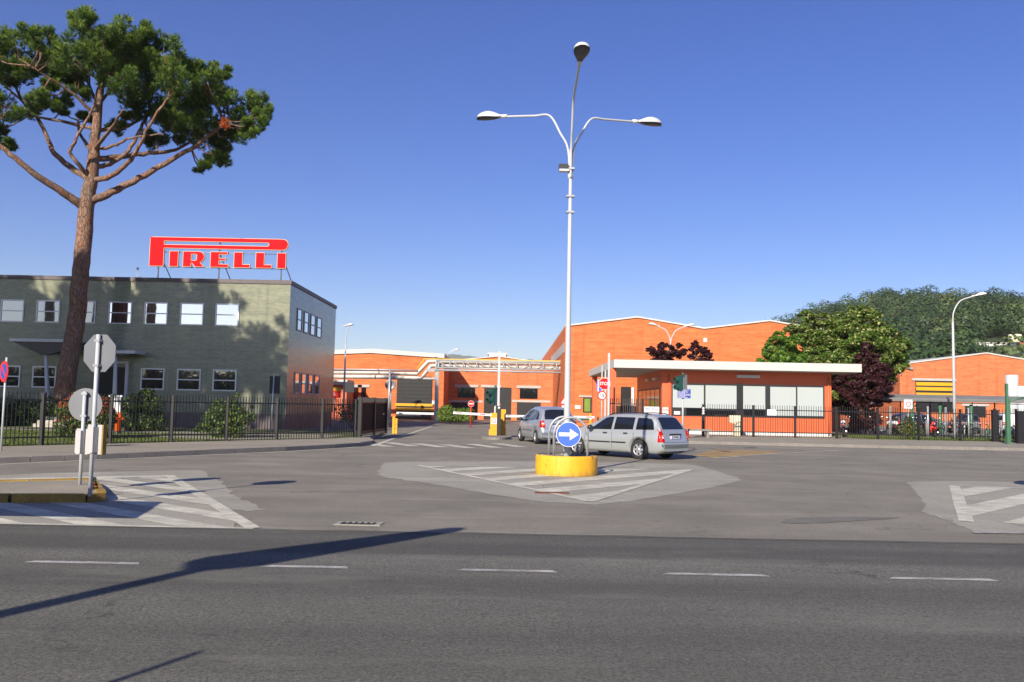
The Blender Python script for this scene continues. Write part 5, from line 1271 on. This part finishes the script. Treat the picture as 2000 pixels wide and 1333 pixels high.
# ------------------------------------------------------------------ cars
def smooth_interp(xs, pts):
    x = np.array([p[0] for p in pts], float); z = np.array([p[1] for p in pts], float)
    return np.interp(xs, x, z)
def carve(o, cutters):
    for c in cutters:
        m = o.modifiers.new('cut', 'BOOLEAN'); m.operation = 'DIFFERENCE'; m.object = c; m.solver = 'EXACT'
    dg = bpy.context.evaluated_depsgraph_get(); me = bpy.data.meshes.new_from_object(o.evaluated_get(dg))
    o.modifiers.clear(); o.data = me
    for c in cutters: bpy.data.objects.remove(c)
def car(label, spec, loc, heading, paint, plate=None, group=None, cat='car', name='parked_car'):
    L, W, top, belt, plan, wb, wr = spec['L'], spec['W'], spec['top'], spec['belt'], spec['plan'], spec['wb'], spec['wr']
    t = thing(name, label, cat, loc, math.atan2(heading[1], heading[0]), group)
    N = 90
    # denser stations at the ends, where the profile turns quickly
    u = np.linspace(0, 1, N); xs = L*(u-.5/math.pi/2*np.sin(2*math.pi*u)*1.6); xs[0], xs[-1] = 0, L
    zt = smooth_interp(xs, top); zb = smooth_interp(xs, belt); hw = smooth_interp(xs, plan)*W/2
    k = np.array([1, 2, 3, 2, 1])/9
    zt = np.convolve(np.pad(zt, 2, 'edge'), k, 'valid'); hw = np.convolve(np.pad(hw, 2, 'edge'), k, 'valid')
    rw = smooth_interp(xs, spec['roofw'])*W/2
    vs = []; M_ = None
    for i in range(N):
        w, z1, b = hw[i], zt[i], zb[i]
        gz0 = spec.get('floor', .20)+.10*max(0, (xs[i]-L+.35)/.35)+.10*max(0, (.3-xs[i])/.3)
        bl = min(b, z1-.03); g = max(0, z1-bl)
        r = min(rw[i], w*.98)
        kk = min(1, g/.35)
        r = w*.93*(1-kk)+r*kk
        sec = [(0, gz0), (w*.80, gz0), (w*.93, gz0+.03), (w*.965, gz0+.10), (w*.985, gz0+.22), (w, gz0+(bl-gz0)*.55), (w*.992, gz0+(bl-gz0)*.78), (w*.965, bl-.02), (w*.945, bl),
               (w*.945+(r-w*.945)*.35, bl+g*.38), (w*.945+(r-w*.945)*.70, bl+g*.72), (r, bl+g*.90), (r*.90, bl+g*.965), (r*.72, bl+g*.99), (r*.4, z1), (0, z1)]
        full = sec+[(-y, z) for y, z in sec[-2:0:-1]]
        M_ = len(full); vs += [(xs[i], y, z) for y, z in full]
    fs = [(i*M_+j, i*M_+(j+1) % M_, (i+1)*M_+(j+1) % M_, (i+1)*M_+j) for i in range(N-1) for j in range(M_)]
    mb = B(paint).add(vs, fs, True); mb.add(vs[:M_], [tuple(range(M_))[::-1]]); mb.add(vs[-M_:], [tuple(range(M_))])
    body = mb.build('body', t)
    bvh = BVHTree.FromPolygons([v.co for v in body.data.vertices], [p.vertices for p in body.data.polygons])
    def decal(nm, poly, axis, sgn, m, off=.006, par=None, div=.07):
        """panel lying on the body: poly in (x,z) for axis 'y' or (y,z) for axis 'x'"""
        bm = bmesh.new(); vv = [bm.verts.new((a, b, 0)) for a, b in poly]; bm.faces.new(vv)
        bmesh.ops.triangulate(bm, faces=bm.faces)
        for _ in range(7):
            es = [e for e in bm.edges if e.calc_length() > div]
            if not es: break
            bmesh.ops.subdivide_edges(bm, edges=es, cuts=1); bmesh.ops.triangulate(bm, faces=[f for f in bm.faces if len(f.verts) > 3])
        for v in bm.verts:
            a, b = v.co.x, v.co.y
            if axis == 'y': o_, d_ = Vector((a, sgn*3, b)), Vector((0, -sgn, 0))
            elif axis == 'x': o_, d_ = Vector((sgn*3+L/2, a, b)), Vector((-sgn, 0, 0))
            else: o_, d_ = Vector((a, b, 4)), Vector((0, 0, -1))
            h, nn, _, _ = bvh.ray_cast(o_, d_)
            v.co = (h+nn*off if nn.dot(d_) < 0 else h-nn*off) if h else o_+d_*2.2
        me = bpy.data.meshes.new(nm); bm.normal_update(); bm.to_mesh(me); bm.free(); me.materials.append(MATS[m])
        for f in me.polygons: f.use_smooth = True
        o = bpy.data.objects.new(nm, me); C.objects.link(o); o.parent = par or t; return o
    for s in (1, -1):
        for poly in spec['side_glass']: decal('side_window', poly, 'y', s, 'car_glass')
        for poly in spec.get('side_black', []): decal('window_trim', poly, 'y', s, 'trim_black', .003)
        for x0, x1, z0, z1 in spec.get('mould', []): decal('side_moulding', [(x0, z0), (x1, z0), (x1, z1), (x0, z1)], 'y', s, 'trim_black', .012)
        for x, z in spec['handles']: decal('door_handle', [(x, z), (x+.17, z), (x+.17, z+.045), (x, z+.045)], 'y', s, spec.get('handle_m', 'trim_black'), .015)
        for line in spec['gaps']: decal('door_gap', [(a, b) for a, b in line]+[(a+.011, b) for a, b in line[::-1]], 'y', s, 'trim_black', .0025, div=.12)
        for poly in spec['tail_side']: decal('tail_light', poly, 'y', s, 'tail_red', .010)
        decal('tail_light', [(s*a, b) for a, b in spec['tail_rear']], 'x', -1, 'tail_red', .011)
        if 'tail_amber' in spec: decal('indicator_lens', [(s*a, b) for a, b in spec['tail_amber']], 'x', -1, 'tail_orange', .015); decal('reversing_lens', [(s*a, b) for a, b in spec['tail_white']], 'x', -1, 'sign_white', .015)
        decal('headlight', [(s*a, b) for a, b in spec['head']], 'x', 1, 'chrome', .008)
        mx, mz = spec['mirror']; h, nn, _, _ = bvh.ray_cast(Vector((mx, s*3, mz)), Vector((0, -s, 0)))
        yy = h.y if h else s*W/2
        mi = B('trim_black').lathe([(0, -.10), (.055, -.09), (.085, -.03), (.085, .03), (.06, .09), (0, .10)], 12, (mx, yy+s*.15, mz+.05), 1).build('wing_mirror', t)
        B('trim_black').tube([(mx, yy-s*.01, mz), (mx, yy+s*.08, mz+.03)], .025, 6).build('mirror_arm', mi)
    decal('rear_window', spec['rear_glass'], 'x', -1, 'car_glass', .006)
    decal('windscreen', spec['screen'], 'x', 1, 'car_glass', .006)
    for line in spec.get('rear_gaps', []): decal('tailgate_gap', line, 'x', -1, 'trim_black', .0025)
    if plate:
        pz = spec['plate']; h, nn, _, _ = bvh.ray_cast(Vector((-3, 0, pz)), Vector((1, 0, 0))); xx = h.x-.02
        hd = B('trim_black').box(xx-.01, xx+.03, -.32, .32, pz+.07, pz+.11).build('tailgate_grip', t)
        pl = B('sign_white').box(xx-.012, xx+.02, -.26, .26, pz-.055, pz+.055).build('number_plate', t)
        for s in (-1, 1): B('sign_blue').box(xx-.0145, xx-.0123, s*.238-.022, s*.238+.022, pz-.054, pz+.054).build('blue_band', pl)
        text_obj('lettering', plate, .085, 'black', pl, (xx-.0135, 0, pz), (math.pi/2, 0, -math.pi/2), .001, bold=.001, sx=.95)
    # bumper line
    for o_ in spec.get('bumper', []): decal('bumper_gap', o_, 'x', -1, 'trim_black', .003)
    B('dark_steel').tube([(.02, -.38, .27), (.25, -.38, .27)], .03, 8).build('exhaust', t)
    # wheel wells
    cut = []
    for wx in wb:
        for s in (1, -1):
            c = B('rubber').tube([(wx, s*(W/2-.30), wr+.01), (wx, s*(W/2+.2), wr+.01)], wr+.065, 36).build('cutter'); c.parent = t; cut.append(c)
    bpy.context.view_layer.update(); carve(body, cut)
    if not body.data.materials: body.data.materials.append(MATS[paint])
    wf = {}
    for wx in wb:
        for s in (1, -1):
            yc = s*(W/2-.115)
            wt = B('rubber').lathe([(wr*.62, -.095), (wr*.92, -.10), (wr, -.075), (wr, .075), (wr*.92, .10), (wr*.62, .095)], 40, (0, 0, 0), 1)
            wo = wt.build('wheel', t, (wx, yc, wr))
            rim = B('alloy').lathe([(wr*.63, .02), (wr*.63, .088), (wr*.58, .092), (wr*.56, .05)], 36, (0, 0, 0), 1)
            B_ = rim.use('alloy').lathe([(0, .085), (wr*.14, .083), (wr*.16, .06)], 16, (0, 0, 0), 1)
            for j in range(spec.get('spokes', 6)):
                a = 2*math.pi*j/spec.get('spokes', 6); c_, s_ = math.cos(a), math.sin(a); wv = wr*(.12 if spec.get('spokes', 6) < 8 else .07)
                q = [(r_*c_-e*s_, y_, r_*s_+e*c_) for r_, y_ in ((wr*.10, .078), (wr*.60, .072)) for e in (-wv, wv)]
                q2 = [(x_, y_-.03, z_) for x_, y_, z_ in q]; rim.add(q+q2, [(0, 1, 3, 2), (4, 6, 7, 5), (0, 2, 6, 4), (1, 5, 7, 3), (2, 3, 7, 6)])
            rim.use('trim_black').lathe([(0, .02), (wr*.62, .02)], 24, (0, 0, 0), 1)
            ro = rim.build('rim', wo)
            if s < 0: wo.rotation_euler = (0, 0, math.pi)
    if spec.get('rails'):
        for s in (1, -1):
            y = s*spec['rails']; x0, x1 = spec['rails_x']; pts = []
            for q in np.linspace(x0, x1, 9):
                h, _, _, _ = bvh.ray_cast(Vector((q, y, 4)), Vector((0, 0, -1))); e = min((q-x0), (x1-q)); pts.append((q, y, h.z+(.045 if e > .1 else .0)))
            B('trim_black').tube(pts, .018, 6).build('roof_rail', t)
    B('trim_black').tube([(spec['aerial'][0], 0, spec['aerial'][1]), (spec['aerial'][0]-.22, 0, spec['aerial'][1]+.32)], .006, 5).build('aerial', t)
    return t
WAGON = dict(L=4.29, W=1.71, wb=(.93, 3.54), wr=.315, floor=.19,
    top=[(0, .42), (.015, .58), (.05, .66), (.09, .80), (.13, .93), (.24, 1.14), (.38, 1.34), (.50, 1.43), (.75, 1.462), (1.3, 1.475), (2.0, 1.46), (2.45, 1.405), (2.75, 1.25), (3.1, 1.06), (3.22, .99), (3.5, .935), (3.85, .865), (4.1, .77), (4.2, .66), (4.26, .54), (4.29, .42)],
    belt=[(0, .92), (1, .925), (3, .885), (4.29, .8)],
    plan=[(0, .82), (.03, .88), (.12, .93), (.3, .965), (.6, .985), (1.2, 1.0), (3.2, 1.0), (3.7, .97), (4.0, .90), (4.2, .76), (4.29, .60)],
    roofw=[(0, .78), (.3, .72), (.6, .70), (1.3, .70), (2.4, .68), (3.0, .74), (3.3, .9)],
    side_glass=[[(.36, .965), (1.06, .955), (1.06, 1.335), (.72, 1.335), (.52, 1.30), (.44, 1.20)], [(1.17, .955), (1.95, .935), (1.95, 1.345), (1.17, 1.345)], [(2.05, .93), (2.92, .915), (2.86, .985), (2.55, 1.20), (2.38, 1.31), (2.22, 1.345), (2.05, 1.345)]],
    mould=[(1.42, 2.02, .50, .545), (2.06, 3.10, .495, .54)], handles=[(1.36, .80), (2.20, .79)],
    gaps=[[(2.0, .26), (2.0, .93)], [(1.12, .60), (1.12, .93)], [(3.12, .26), (3.16, .60), (3.10, .90)]],
    tail_side=[[(.04, .58), (.20, .58), (.19, .72), (.17, .95), (.10, .92), (.06, .75)]], tail_rear=[(.66, .585), (.80, .585), (.80, .74), (.75, .98), (.70, .98), (.655, .80)],
    tail_amber=[(.67, .765), (.79, .765), (.785, .81), (.665, .81)], tail_white=[(.67, .70), (.79, .70), (.79, .755), (.67, .755)],
    rear_glass=[(-.60, .985), (.60, .985), (.53, 1.34), (.35, 1.365), (-.35, 1.365), (-.53, 1.34)], screen=[(-.60, 1.03), (.60, 1.03), (.50, 1.36), (-.50, 1.36)],
    head=[(.42, .62), (.70, .66), (.72, .76), (.44, .72)], mirror=(2.84, .93), plate=.735, rails=.52, rails_x=(.62, 2.35), aerial=(.72, 1.47), spokes=6,
    bumper=[[(-.72, .565), (.72, .565), (.72, .575), (-.72, .575)]])
MPV = dict(L=4.28, W=1.75, wb=(.82, 3.55), wr=.31, floor=.21,
    top=[(0, .45), (.015, .60), (.06, .72), (.10, .95), (.16, 1.06), (.28, 1.28), (.44, 1.46), (.70, 1.565), (1.2, 1.625), (1.8, 1.637), (2.3, 1.585), (2.8, 1.41), (3.3, 1.17), (3.6, 1.02), (3.9, .90), (4.12, .76), (4.22, .62), (4.28, .45)],
    belt=[(0, 1.02), (1, 1.0), (3, .92), (4.28, .82)],
    plan=[(0, .80), (.04, .87), (.15, .93), (.4, .97), (.9, 1.0), (3.2, 1.0), (3.7, .96), (4.0, .88), (4.2, .74), (4.28, .58)],
    roofw=[(0, .80), (.3, .74), (.6, .71), (1.3, .69), (2.3, .68), (3.0, .76), (3.5, .9)],
    side_glass=[[(.55, 1.06), (.98, 1.045), (.98, 1.44), (.80, 1.40), (.62, 1.25)], [(1.06, 1.04), (1.92, 1.0), (1.92, 1.49), (1.06, 1.46)], [(2.02, .99), (3.10, .945), (2.98, 1.06), (2.55, 1.34), (2.35, 1.44), (2.02, 1.49)]],
    mould=[(1.3, 3.0, .56, .585)], handles=[(1.30, .86), (2.15, .84)], handle_m='silver_blue',
    gaps=[[(1.97, .28), (1.97, .99)], [(1.02, .62), (1.02, 1.02)], [(3.15, .28), (3.18, .62), (3.10, .93)]],
    tail_side=[[(.05, .74), (.17, .74), (.23, .95), (.22, 1.02), (.12, 1.0)]], tail_rear=[(.60, .73), (.82, .73), (.80, .9), (.77, 1.03), (.68, 1.03), (.62, .88)],
    tail_amber=[(.65, .82), (.76, .82), (.76, .87), (.65, .87)], tail_white=[(.65, .875), (.76, .875), (.75, .92), (.66, .92)],
    rear_glass=[(-.60, 1.08), (.60, 1.08), (.60, 1.25), (.52, 1.46), (.25, 1.50), (-.25, 1.50), (-.52, 1.46), (-.60, 1.25)], screen=[(-.62, 1.10), (.62, 1.10), (.52, 1.50), (-.52, 1.50)],
    head=[(.42, .66), (.70, .72), (.72, .86), (.46, .78)], mirror=(2.98, .99), plate=.80, aerial=(.9, 1.59), spokes=9,
    bumper=[[(-.76, .69), (.76, .69), (.76, .70), (-.76, .70)]])
def place_car(spec, wheel_px, D=None, heading=None):
    """reference: rear-left tyre contact point"""
    g = G(*wheel_px); h = Vector((*heading, 0)).normalized(); lft = Vector((-h.y, h.x, 0))
    o = g-h*spec['wb'][0]-lft*(spec['W']/2-.1); return (o.x, o.y, 0), (h.x, h.y)
loc, hd = place_car(WAGON, (1249, 897.5), heading=(-.72, .694))
car('silver estate car with roof rails turning in, nearest the yellow drum', WAGON, loc, hd, 'silver', 'CD436JH', 'silver cars at the barrier', name='estate_car')
loc, hd = place_car(MPV, (1048, 867.5), heading=(-.235, .97))
car('silver people carrier waiting at the barrier ahead of the estate car', MPV, loc, hd, 'silver_blue', 'CP281KD', 'silver cars at the barrier', name='people_carrier')
mat('van_white', (.72, .72, .72), .35, coat=.4, var=.02); mat('car_dark', (.03, .035, .045), .3, coat=.6, var=.05); mat('car_grey', (.13, .14, .16), .35, metal=.4, coat=.5)
VAN = dict(MPV); VAN.update(top=[(0, .45), (.02, .7), (.05, 1.2), (.10, 1.6), (.25, 1.78), (1.2, 1.82), (2.2, 1.80), (2.6, 1.66), (3.2, 1.25), (3.5, 1.10), (4.0, .95), (4.2, .7), (4.28, .45)], rear_glass=[(-.55, 1.15), (.55, 1.15), (.5, 1.55), (-.5, 1.55)], side_glass=MPV['side_glass'][2:], rails=None, aerial=(1.0, 1.8))
q = P(1951, 838, 74)
car('white van parked beyond the bicycle shelter at the right edge', VAN, (q.x, 74, 0), (1, -.12), 'van_white', name='parked_van', cat='van')
q = P(1741, 838, 66); car('dark grey people carrier parked beyond the left end of the shelter', MPV, (q.x, 66, 0), (1, .1), 'car_grey', name='parked_car', group='cars behind the shelter')
q = P(1878, 838, 74); car('dark people carrier parked behind the bicycles under the shelter', MPV, (q.x, 72.5, 0), (.3, .95), 'car_dark', name='parked_car', group='cars behind the shelter')

# ------------------------------------------------------------------ bicycle shelter, motorcycles, bicycles
YB = 58.0
a, b = P(1718, 783, YB), P(2120, 786, YB)
t = thing('bicycle_shelter', 'long corrugated grey shelter roof on green posts over the two-wheelers', 'shelter', (a.x, YB, 0)); Lb = b.x-a.x; zf = P(1800, 783, YB).z
zb_ = zf+.45
rb = B('shelter_roof'); nn_ = int(Lb/.09); vs = []
for k in range(nn_+1):
    x = Lb*k/nn_; d = .022*(1 if k % 2 else -1); vs += [(x, -.5, zf+d), (x, 3.4, zb_+d), (x, -.5, zf+d+.012), (x, 3.4, zb_+d+.012)]
rb.add(vs, [(4*i, 4*i+4, 4*i+5, 4*i+1) for i in range(nn_)]+[(4*i+2, 4*i+3, 4*i+7, 4*i+6) for i in range(nn_)]+[(4*i, 4*i+2, 4*i+6, 4*i+4) for i in range(nn_)]); rb.build('roof_sheet', t)
B('shelter_roof').box(0, Lb, -.5, -.46, zf-.05, zf+.16).build('fascia', t)
for px in (1781.5, 1836, 1897, 2030):
    x = P(px, 800, YB).x-a.x
    B('shelter_green').tube([(x, 0, 0), (x, 0, zf-.2)], .11, 10).build('post', t); B('shelter_green').tube([(x, 0, zf-.45), (x+.3, .2, zf-.35), (x+.6, .4, zf-.3)], .04, 6).build('bracket', t); B('dark_steel').tube([(x, 0, zf-.35), (x+1.6, 2.6, zb_-.1)], .03, 6).build('brace', t)
    B('dark_steel').tube([(x-1.2, 3.2, 0), (x-1.2, 3.2, zb_-.05)], .05, 6).build('rear_post', t)
for y, z in ((0, zf-.06), (3.0, zb_-.1)): B('dark_steel').box(0, Lb, y-.04, y+.04, z-.08, z-.03).build('purlin', t)
q = G(1970, 868, .12); p5 = P(1966, 750, q.y)
t = thing('green_post', 'tall green steel post with a bracket at the right-hand gate', 'post', (q.x, q.y, .12)); B('shelter_green').box(-.10, .0, -.08, .08, 0, p5.z-.12).box(.03, .10, -.05, .05, 0, p5.z-.9).build('column', t); B('shelter_green').tube([(0, 0, p5.z-1.05), (.9, 0, p5.z-.8)], .05, 6).build('bracket', t)
for px, yt in ((1739, 794), (1812, 794), (1847, 796), (1891, 797), (1810, 820)):
    q = P(px, yt, 53.5); tag(B('galv').tube([(0, 0, 0), (0, 0, q.z-.1)], .065, 8).build('bollard_post', None, (q.x, 53.5, .1)), 'thin grey steel post among the two-wheelers, %s' % {1739: 'leftmost one', 1812: 'just left of the red scooter', 1847: 'right of the red scooter', 1891: 'rightmost one', 1810: 'short one by the red scooter'}[px], 'post', 'thin posts at the shelter')
q = P(1774, 790, 56); t = thing('notice_sign', 'small white square notice above the parked motorcycles', 'sign', (q.x, 56, 0)); B('sign_white').box(-.27, .27, 0, .02, q.z-.3, q.z+.3).build('panel', t); B('sign_red').prism([circle(.16, 20, (0, q.z)), circle(.12, 20, (0, q.z))], XZ(-.005), .004).build('ring', t); B('galv').tube([(0, .05, 0), (0, .05, q.z)], .03, 6).build('post', t)
def ring(mb, c, R_, r, seg=22, ts=6):
    return mb.tube([(c[0]+R_*math.cos(2*math.pi*k/seg), c[1], c[2]+R_*math.sin(2*math.pi*k/seg)) for k in range(seg+1)], r, ts, cap=False)
def moto(label, loc, rz, m, scooter=False):
    t = thing('scooter' if scooter else 'motorcycle', label, 'scooter' if scooter else 'motorcycle', loc, rz, 'two-wheelers under the shelter')
    wr = .22 if scooter else .29; xw = (-.62, .62) if scooter else (-.70, .70)
    for x in xw:
        w = ring(B('rubber'), (0, 0, 0), wr-.05, .055); w.use('alloy').lathe([(0, -.03), (.07, -.03), (wr-.09, -.012), (wr-.09, .012), (.07, .03), (0, .03)], 14, (0, 0, 0), 1); w.build('wheel', t, (x, 0, wr))
    def loft(st, mm, nm):
        seg = 10; vs = []
        for x, z, w, h in st: vs += [(x, w*math.cos(2*math.pi*k/seg), z+h*math.sin(2*math.pi*k/seg)) for k in range(seg)]
        n = len(st); fs = [(i*seg+k, i*seg+(k+1) % seg, (i+1)*seg+(k+1) % seg, (i+1)*seg+k) for i in range(n-1) for k in range(seg)]+[tuple(range(seg))[::-1], tuple(range((n-1)*seg, n*seg))]
        return B(mm).add(vs, fs, True).build(nm, t)
    if scooter:
        loft([(-.85, .62, .06, .06), (-.65, .60, .15, .14), (-.3, .50, .15, .20), (-.1, .36, .14, .10), (.2, .28, .14, .05), (.35, .32, .16, .08)], m, 'body'); loft([(.36, .30, .15, .10), (.42, .55, .20, .20), (.44, .85, .16, .14), (.40, .98, .08, .05)], m, 'leg_shield')
        loft([(-.8, .78, .10, .03), (-.4, .80, .14, .05), (-.1, .76, .12, .05), (.0, .74, .05, .03)], 'black', 'seat')
    else:
        loft([(-.30, .45, .12, .14), (0, .45, .15, .18), (.28, .48, .12, .16)], 'dark_steel', 'engine'); loft([(-.12, .80, .08, .06), (.08, .88, .15, .13), (.30, .88, .15, .13), (.45, .82, .08, .06)], m, 'tank')
        loft([(-.85, .88, .05, .03), (-.65, .84, .11, .05), (-.3, .80, .13, .06), (-.05, .80, .09, .05)], 'black', 'seat'); loft([(-.95, .80, .04, .03), (-.75, .74, .10, .07), (-.4, .68, .11, .08)], m, 'tail_cowl'); loft([(.55, .86, .12, .12), (.72, .88, .13, .16), (.82, .84, .06, .08)], m, 'front_cowl')
    for s in (-1, 1): B('galv').tube([(xw[1], s*.08, wr), (xw[1]-.22, s*.08, .95)], .024, 6).build('fork', t)
    B('black').tube([(.32, -.36, 1.02), (.42, -.15, 1.05), (.42, .15, 1.05), (.32, .36, 1.02)], .02, 6).build('handlebar', t)
    for s in (-1, 1): B('chrome').lathe([(0, -.012), (.055, -.01), (.055, .01), (0, .012)], 10, (.40, s*.36, 1.22), 0).build('mirror', t)
    B('lamp_white').lathe([(0, .04), (.08, .03), (.09, -.02), (0, -.03)], 14, (.80 if not scooter else .52, 0, .86), 0).build('headlight', t)
    B('tail_red').box(-.97 if not scooter else -.89, -.92 if not scooter else -.84, -.07, .07, .72 if not scooter else .58, .80 if not scooter else .64).build('tail_light', t); B('chrome').tube([(-.75, -.16, .38), (-.2, -.16, .30)], .045, 8).build('exhaust', t)
    return t
def bike(label, loc, rz, m):
    t = thing('bicycle', label, 'bicycle', loc, rz, 'bicycles at the rack')
    for x in (-.52, .52):
        w = ring(B('rubber'), (0, 0, 0), .325, .018, 24, 5)
        w.use('galv')
        for k in range(10): a_ = 2*math.pi*k/10; w.tube([(0, 0, 0), (.32*math.cos(a_), 0, .32*math.sin(a_))], .004, 3, cap=False)
        w.build('wheel', t, (x, 0, .34))
    f = B(m)
    for A, Bq in (((-.12, 0, .28), (-.28, 0, .82)), ((-.12, 0, .28), (.36, 0, .72)), ((-.25, 0, .74), (.34, 0, .82)), ((-.52, 0, .34), (-.12, 0, .28)), ((-.52, 0, .34), (-.26, 0, .76)), ((.34, 0, .90), (.40, 0, .62)), ((.40, 0, .62), (.52, 0, .34))): f.tube([A, Bq], .019, 6)
    f.build('frame', t); B('black').lathe([(0, .03), (.08, .02), (.09, -.01), (0, -.03)], 10, (-.30, 0, .90)).build('saddle', t); B('galv').tube([(.28, -.28, 1.0), (.36, -.12, 1.02), (.34, 0, .95), (.36, .12, 1.02), (.28, .28, 1.0)], .014, 6).build('handlebar', t); B('galv').box(-.7, -.36, -.06, .06, .72, .735).build('carrier', t)
    B('black').tube([(-.12, -.05, .28), (-.10, -.10, .14)], .02, 5).build('crank', t)
    return t
mat('moto_white', (.7, .7, .7), .3, coat=.5, var=.02); mat('moto_red', (.55, .01, .012), .3, coat=.5); mat('moto_black', (.02, .02, .022), .3, coat=.5); mat('moto_silver', (.4, .42, .45), .35, metal=.6); mat('bike_green', (.05, .22, .10), .4)
def gb(px, D): return (P(px, 830, D).x, D, 0)
zr = .11
ms = [(1647, 52.6, 'moto_white', False, 'white motorcycle standing alone in the shade of the purple tree', 1.2), (1713, 56, 'moto_black', False, 'black motorcycle at the left end of the shelter', 1.3), (1752, 55, 'moto_white', False, 'white motorcycle parked nearest the yellowish shrub', 1.9), (1800, 56, 'moto_black', False, 'black motorcycle left of the red scooter', 1.4), (1824, 54.4, 'moto_red', True, 'bright red scooter parked under the shelter', 1.2), (1856, 56, 'moto_silver', False, 'silver motorcycle right of the red scooter', 1.7), (1880, 56, 'moto_black', True, 'black scooter behind the tall single-armed lamp', 1.5), (1790, 58.2, 'moto_silver', True, 'silver scooter in the second row behind the green post', 1.8), (1745, 58, 'moto_black', True, 'black scooter in the second row behind the white motorcycle', 1.3)]
for px, D, m, s_, lb, rz in ms:
    x, y, _ = gb(px, D); moto(lb, (x, y, zr if D < 59 else 0), rz, m, s_)
wh = ['fifth', 'fourth', 'third', 'second']
bs = [(1868, 53.8, 'moto_silver', 'silver bicycle just left of the tall lamp post foot'), (1884, 53.6, 'moto_white', 'white bicycle behind the fence, right of the tall lamp post'), (1899, 53.2, 'moto_black', 'black bicycle before the third green post'), (1914, 53.4, 'moto_silver', 'silver bicycle between the third green post and the broad gate post'), (1929, 53, 'bike_green', 'green bicycle just left of the broad gate post'), (1951, 53, 'moto_white', 'white bicycle right of the broad gate post'), (1962, 53.6, 'moto_black', 'black bicycle behind the tall green post'), (1979, 52.6, 'moto_silver', 'silver bicycle right of the tall green post'), (1992, 52, 'bike_green', 'green bicycle at the right picture edge'), (1838, 53.4, 'bike_green', 'green bicycle in front of the second green post')]
for px, D, m, lb in bs:
    x, y, _ = gb(px, D); bike(lb, (x, y, zr), rnd.uniform(.9, 1.5), m)
t = thing('bicycle_rack', 'low green steel bicycle rack behind the right-hand fence', 'bicycle rack', (gb(1900, 53)[0], 53.9, zr))
for k in range(9): B('shelter_green').tube([(-3.2+k*.75, -.5, 0), (-3.2+k*.75, -.35, .5), (-3.2+k*.75, .3, .1)], .022, 6).build('hoop', t)
for y in (-.5, .3): B('shelter_green').box(-3.4, 3.3, y-.03, y+.03, 0, .06).build('rail', t)

# ------------------------------------------------------------------ things beside the frame whose shadows cross the road
def back_along(g, h): k = h/math.tan(SUN_EL); return Vector((g.x-math.sin(SUN_AZ)*k, g.y-math.cos(SUN_AZ)*k, h))
# unseen lamp post behind the viewer, left; wide arm invented for its shadow
g0, g1, g2 = G(0, 1230), G(392, 1113), G(912, 1030)
hT = 5.2; T0 = back_along(g1, hT); tip = back_along(g2, hT+.1)
rl = thing('roadside_lamp', 'unseen lamp post behind the viewer, its arm shaped for the road shadow', 'street lamp', (T0.x, T0.y, .13)); e = Vector((tip.x-T0.x, tip.y-T0.y, 0)); an = math.atan2(e.y, e.x)
B('pole_paint').tube([(0, 0, 0), (0, 0, hT)], [.13, .11], 12).build('pole', rl)
f = B('galv'); L = e.length; vs = []
prof = [(0, .1), (.03, .32), (.10, .42), (.3, .38), (.6, .29), (.85, .22), (.95, .15), (1, .04)]
ax = e.normalized(); sdv = Vector((-ax.y, ax.x, 0))
rings = []
for u_, w in prof: rings.append([ax*(L*u_)+sdv*(.14*(1-u_)+w*math.cos(2*math.pi*k/10))+Vector((0, 0, hT-.1+.12*math.sin(2*math.pi*k/10)*min(1, w*8))) for k in range(10)])
f.add([tuple(q) for r_ in rings for q in r_], [(i*10+k, i*10+(k+1) % 10, (i+1)*10+(k+1) % 10, (i+1)*10+k) for i in range(len(prof)-1) for k in range(10)]+[tuple(range(10))], True).build('shadow_arm', rl)
g3 = back_along(G(392, 1275), 3.4); t = thing('sign_post', 'bare thin sign post behind the viewer', 'post', (g3.x, g3.y, .13)); B('galv').tube([(0, 0, 0), (0, 0, 3.27)], .03, 8).build('post', t)
# big direction board beside the road, left of the frame
A = back_along(G(340, 977), 2.95); Bq = back_along(G(250, 1019), 1.75)
t = thing('direction_board', 'large direction board on two posts, left of the picture', 'road sign', (A.x, (A.y+Bq.y)/2, .13))
xr_ = Bq.x-A.x
B('sign_white').prism([[(-5, 1.62), (xr_, 1.62), (0.0, 2.77), (-5, 2.77)]], XZ(0), .05).build('board', t)
for s in (-4.2, -.9): B('galv').tube([(s, .1, 0), (s, .1, 2.7)], .045, 8).build('post', t)
# octagonal sign right of the frame
g = back_along(G(2010, 944), 2.3); t = thing('road_sign', 'octagonal sign on a post just right of the picture', 'road sign', (g.x, g.y, 0), R(10)); B('pole_paint').tube([(0, .04, 0), (0, .04, 2.6)], .03, 8).build('post', t); B('sign_grey').prism([[(u, v+2.3) for u, v in octagon(.45)]], XZ(0), .012).build('plate', t)

# ------------------------------------------------------------------ haze
m = bpy.data.materials.new('haze'); m.use_nodes = True; n = m.node_tree.nodes; n.clear()
out = n.new('ShaderNodeOutputMaterial'); pv = n.new('ShaderNodeVolumePrincipled')
pv.inputs['Color'].default_value = (1, 1, 1, 1); pv.inputs['Density'].default_value = 8.5e-5; pv.inputs['Anisotropy'].default_value = .0
sc.cycles.volume_bounces = 1
m.node_tree.links.new(pv.outputs[0], out.inputs['Volume']); MATS['haze'] = m
hz_ = B('haze').box(-8500, 8500, -8500, 8500, -1.2, 420).build('haze'); hz_['kind'] = 'stuff'; hz_['label'] = 'thin blue summer haze over the far hills'; hz_['category'] = 'haze'
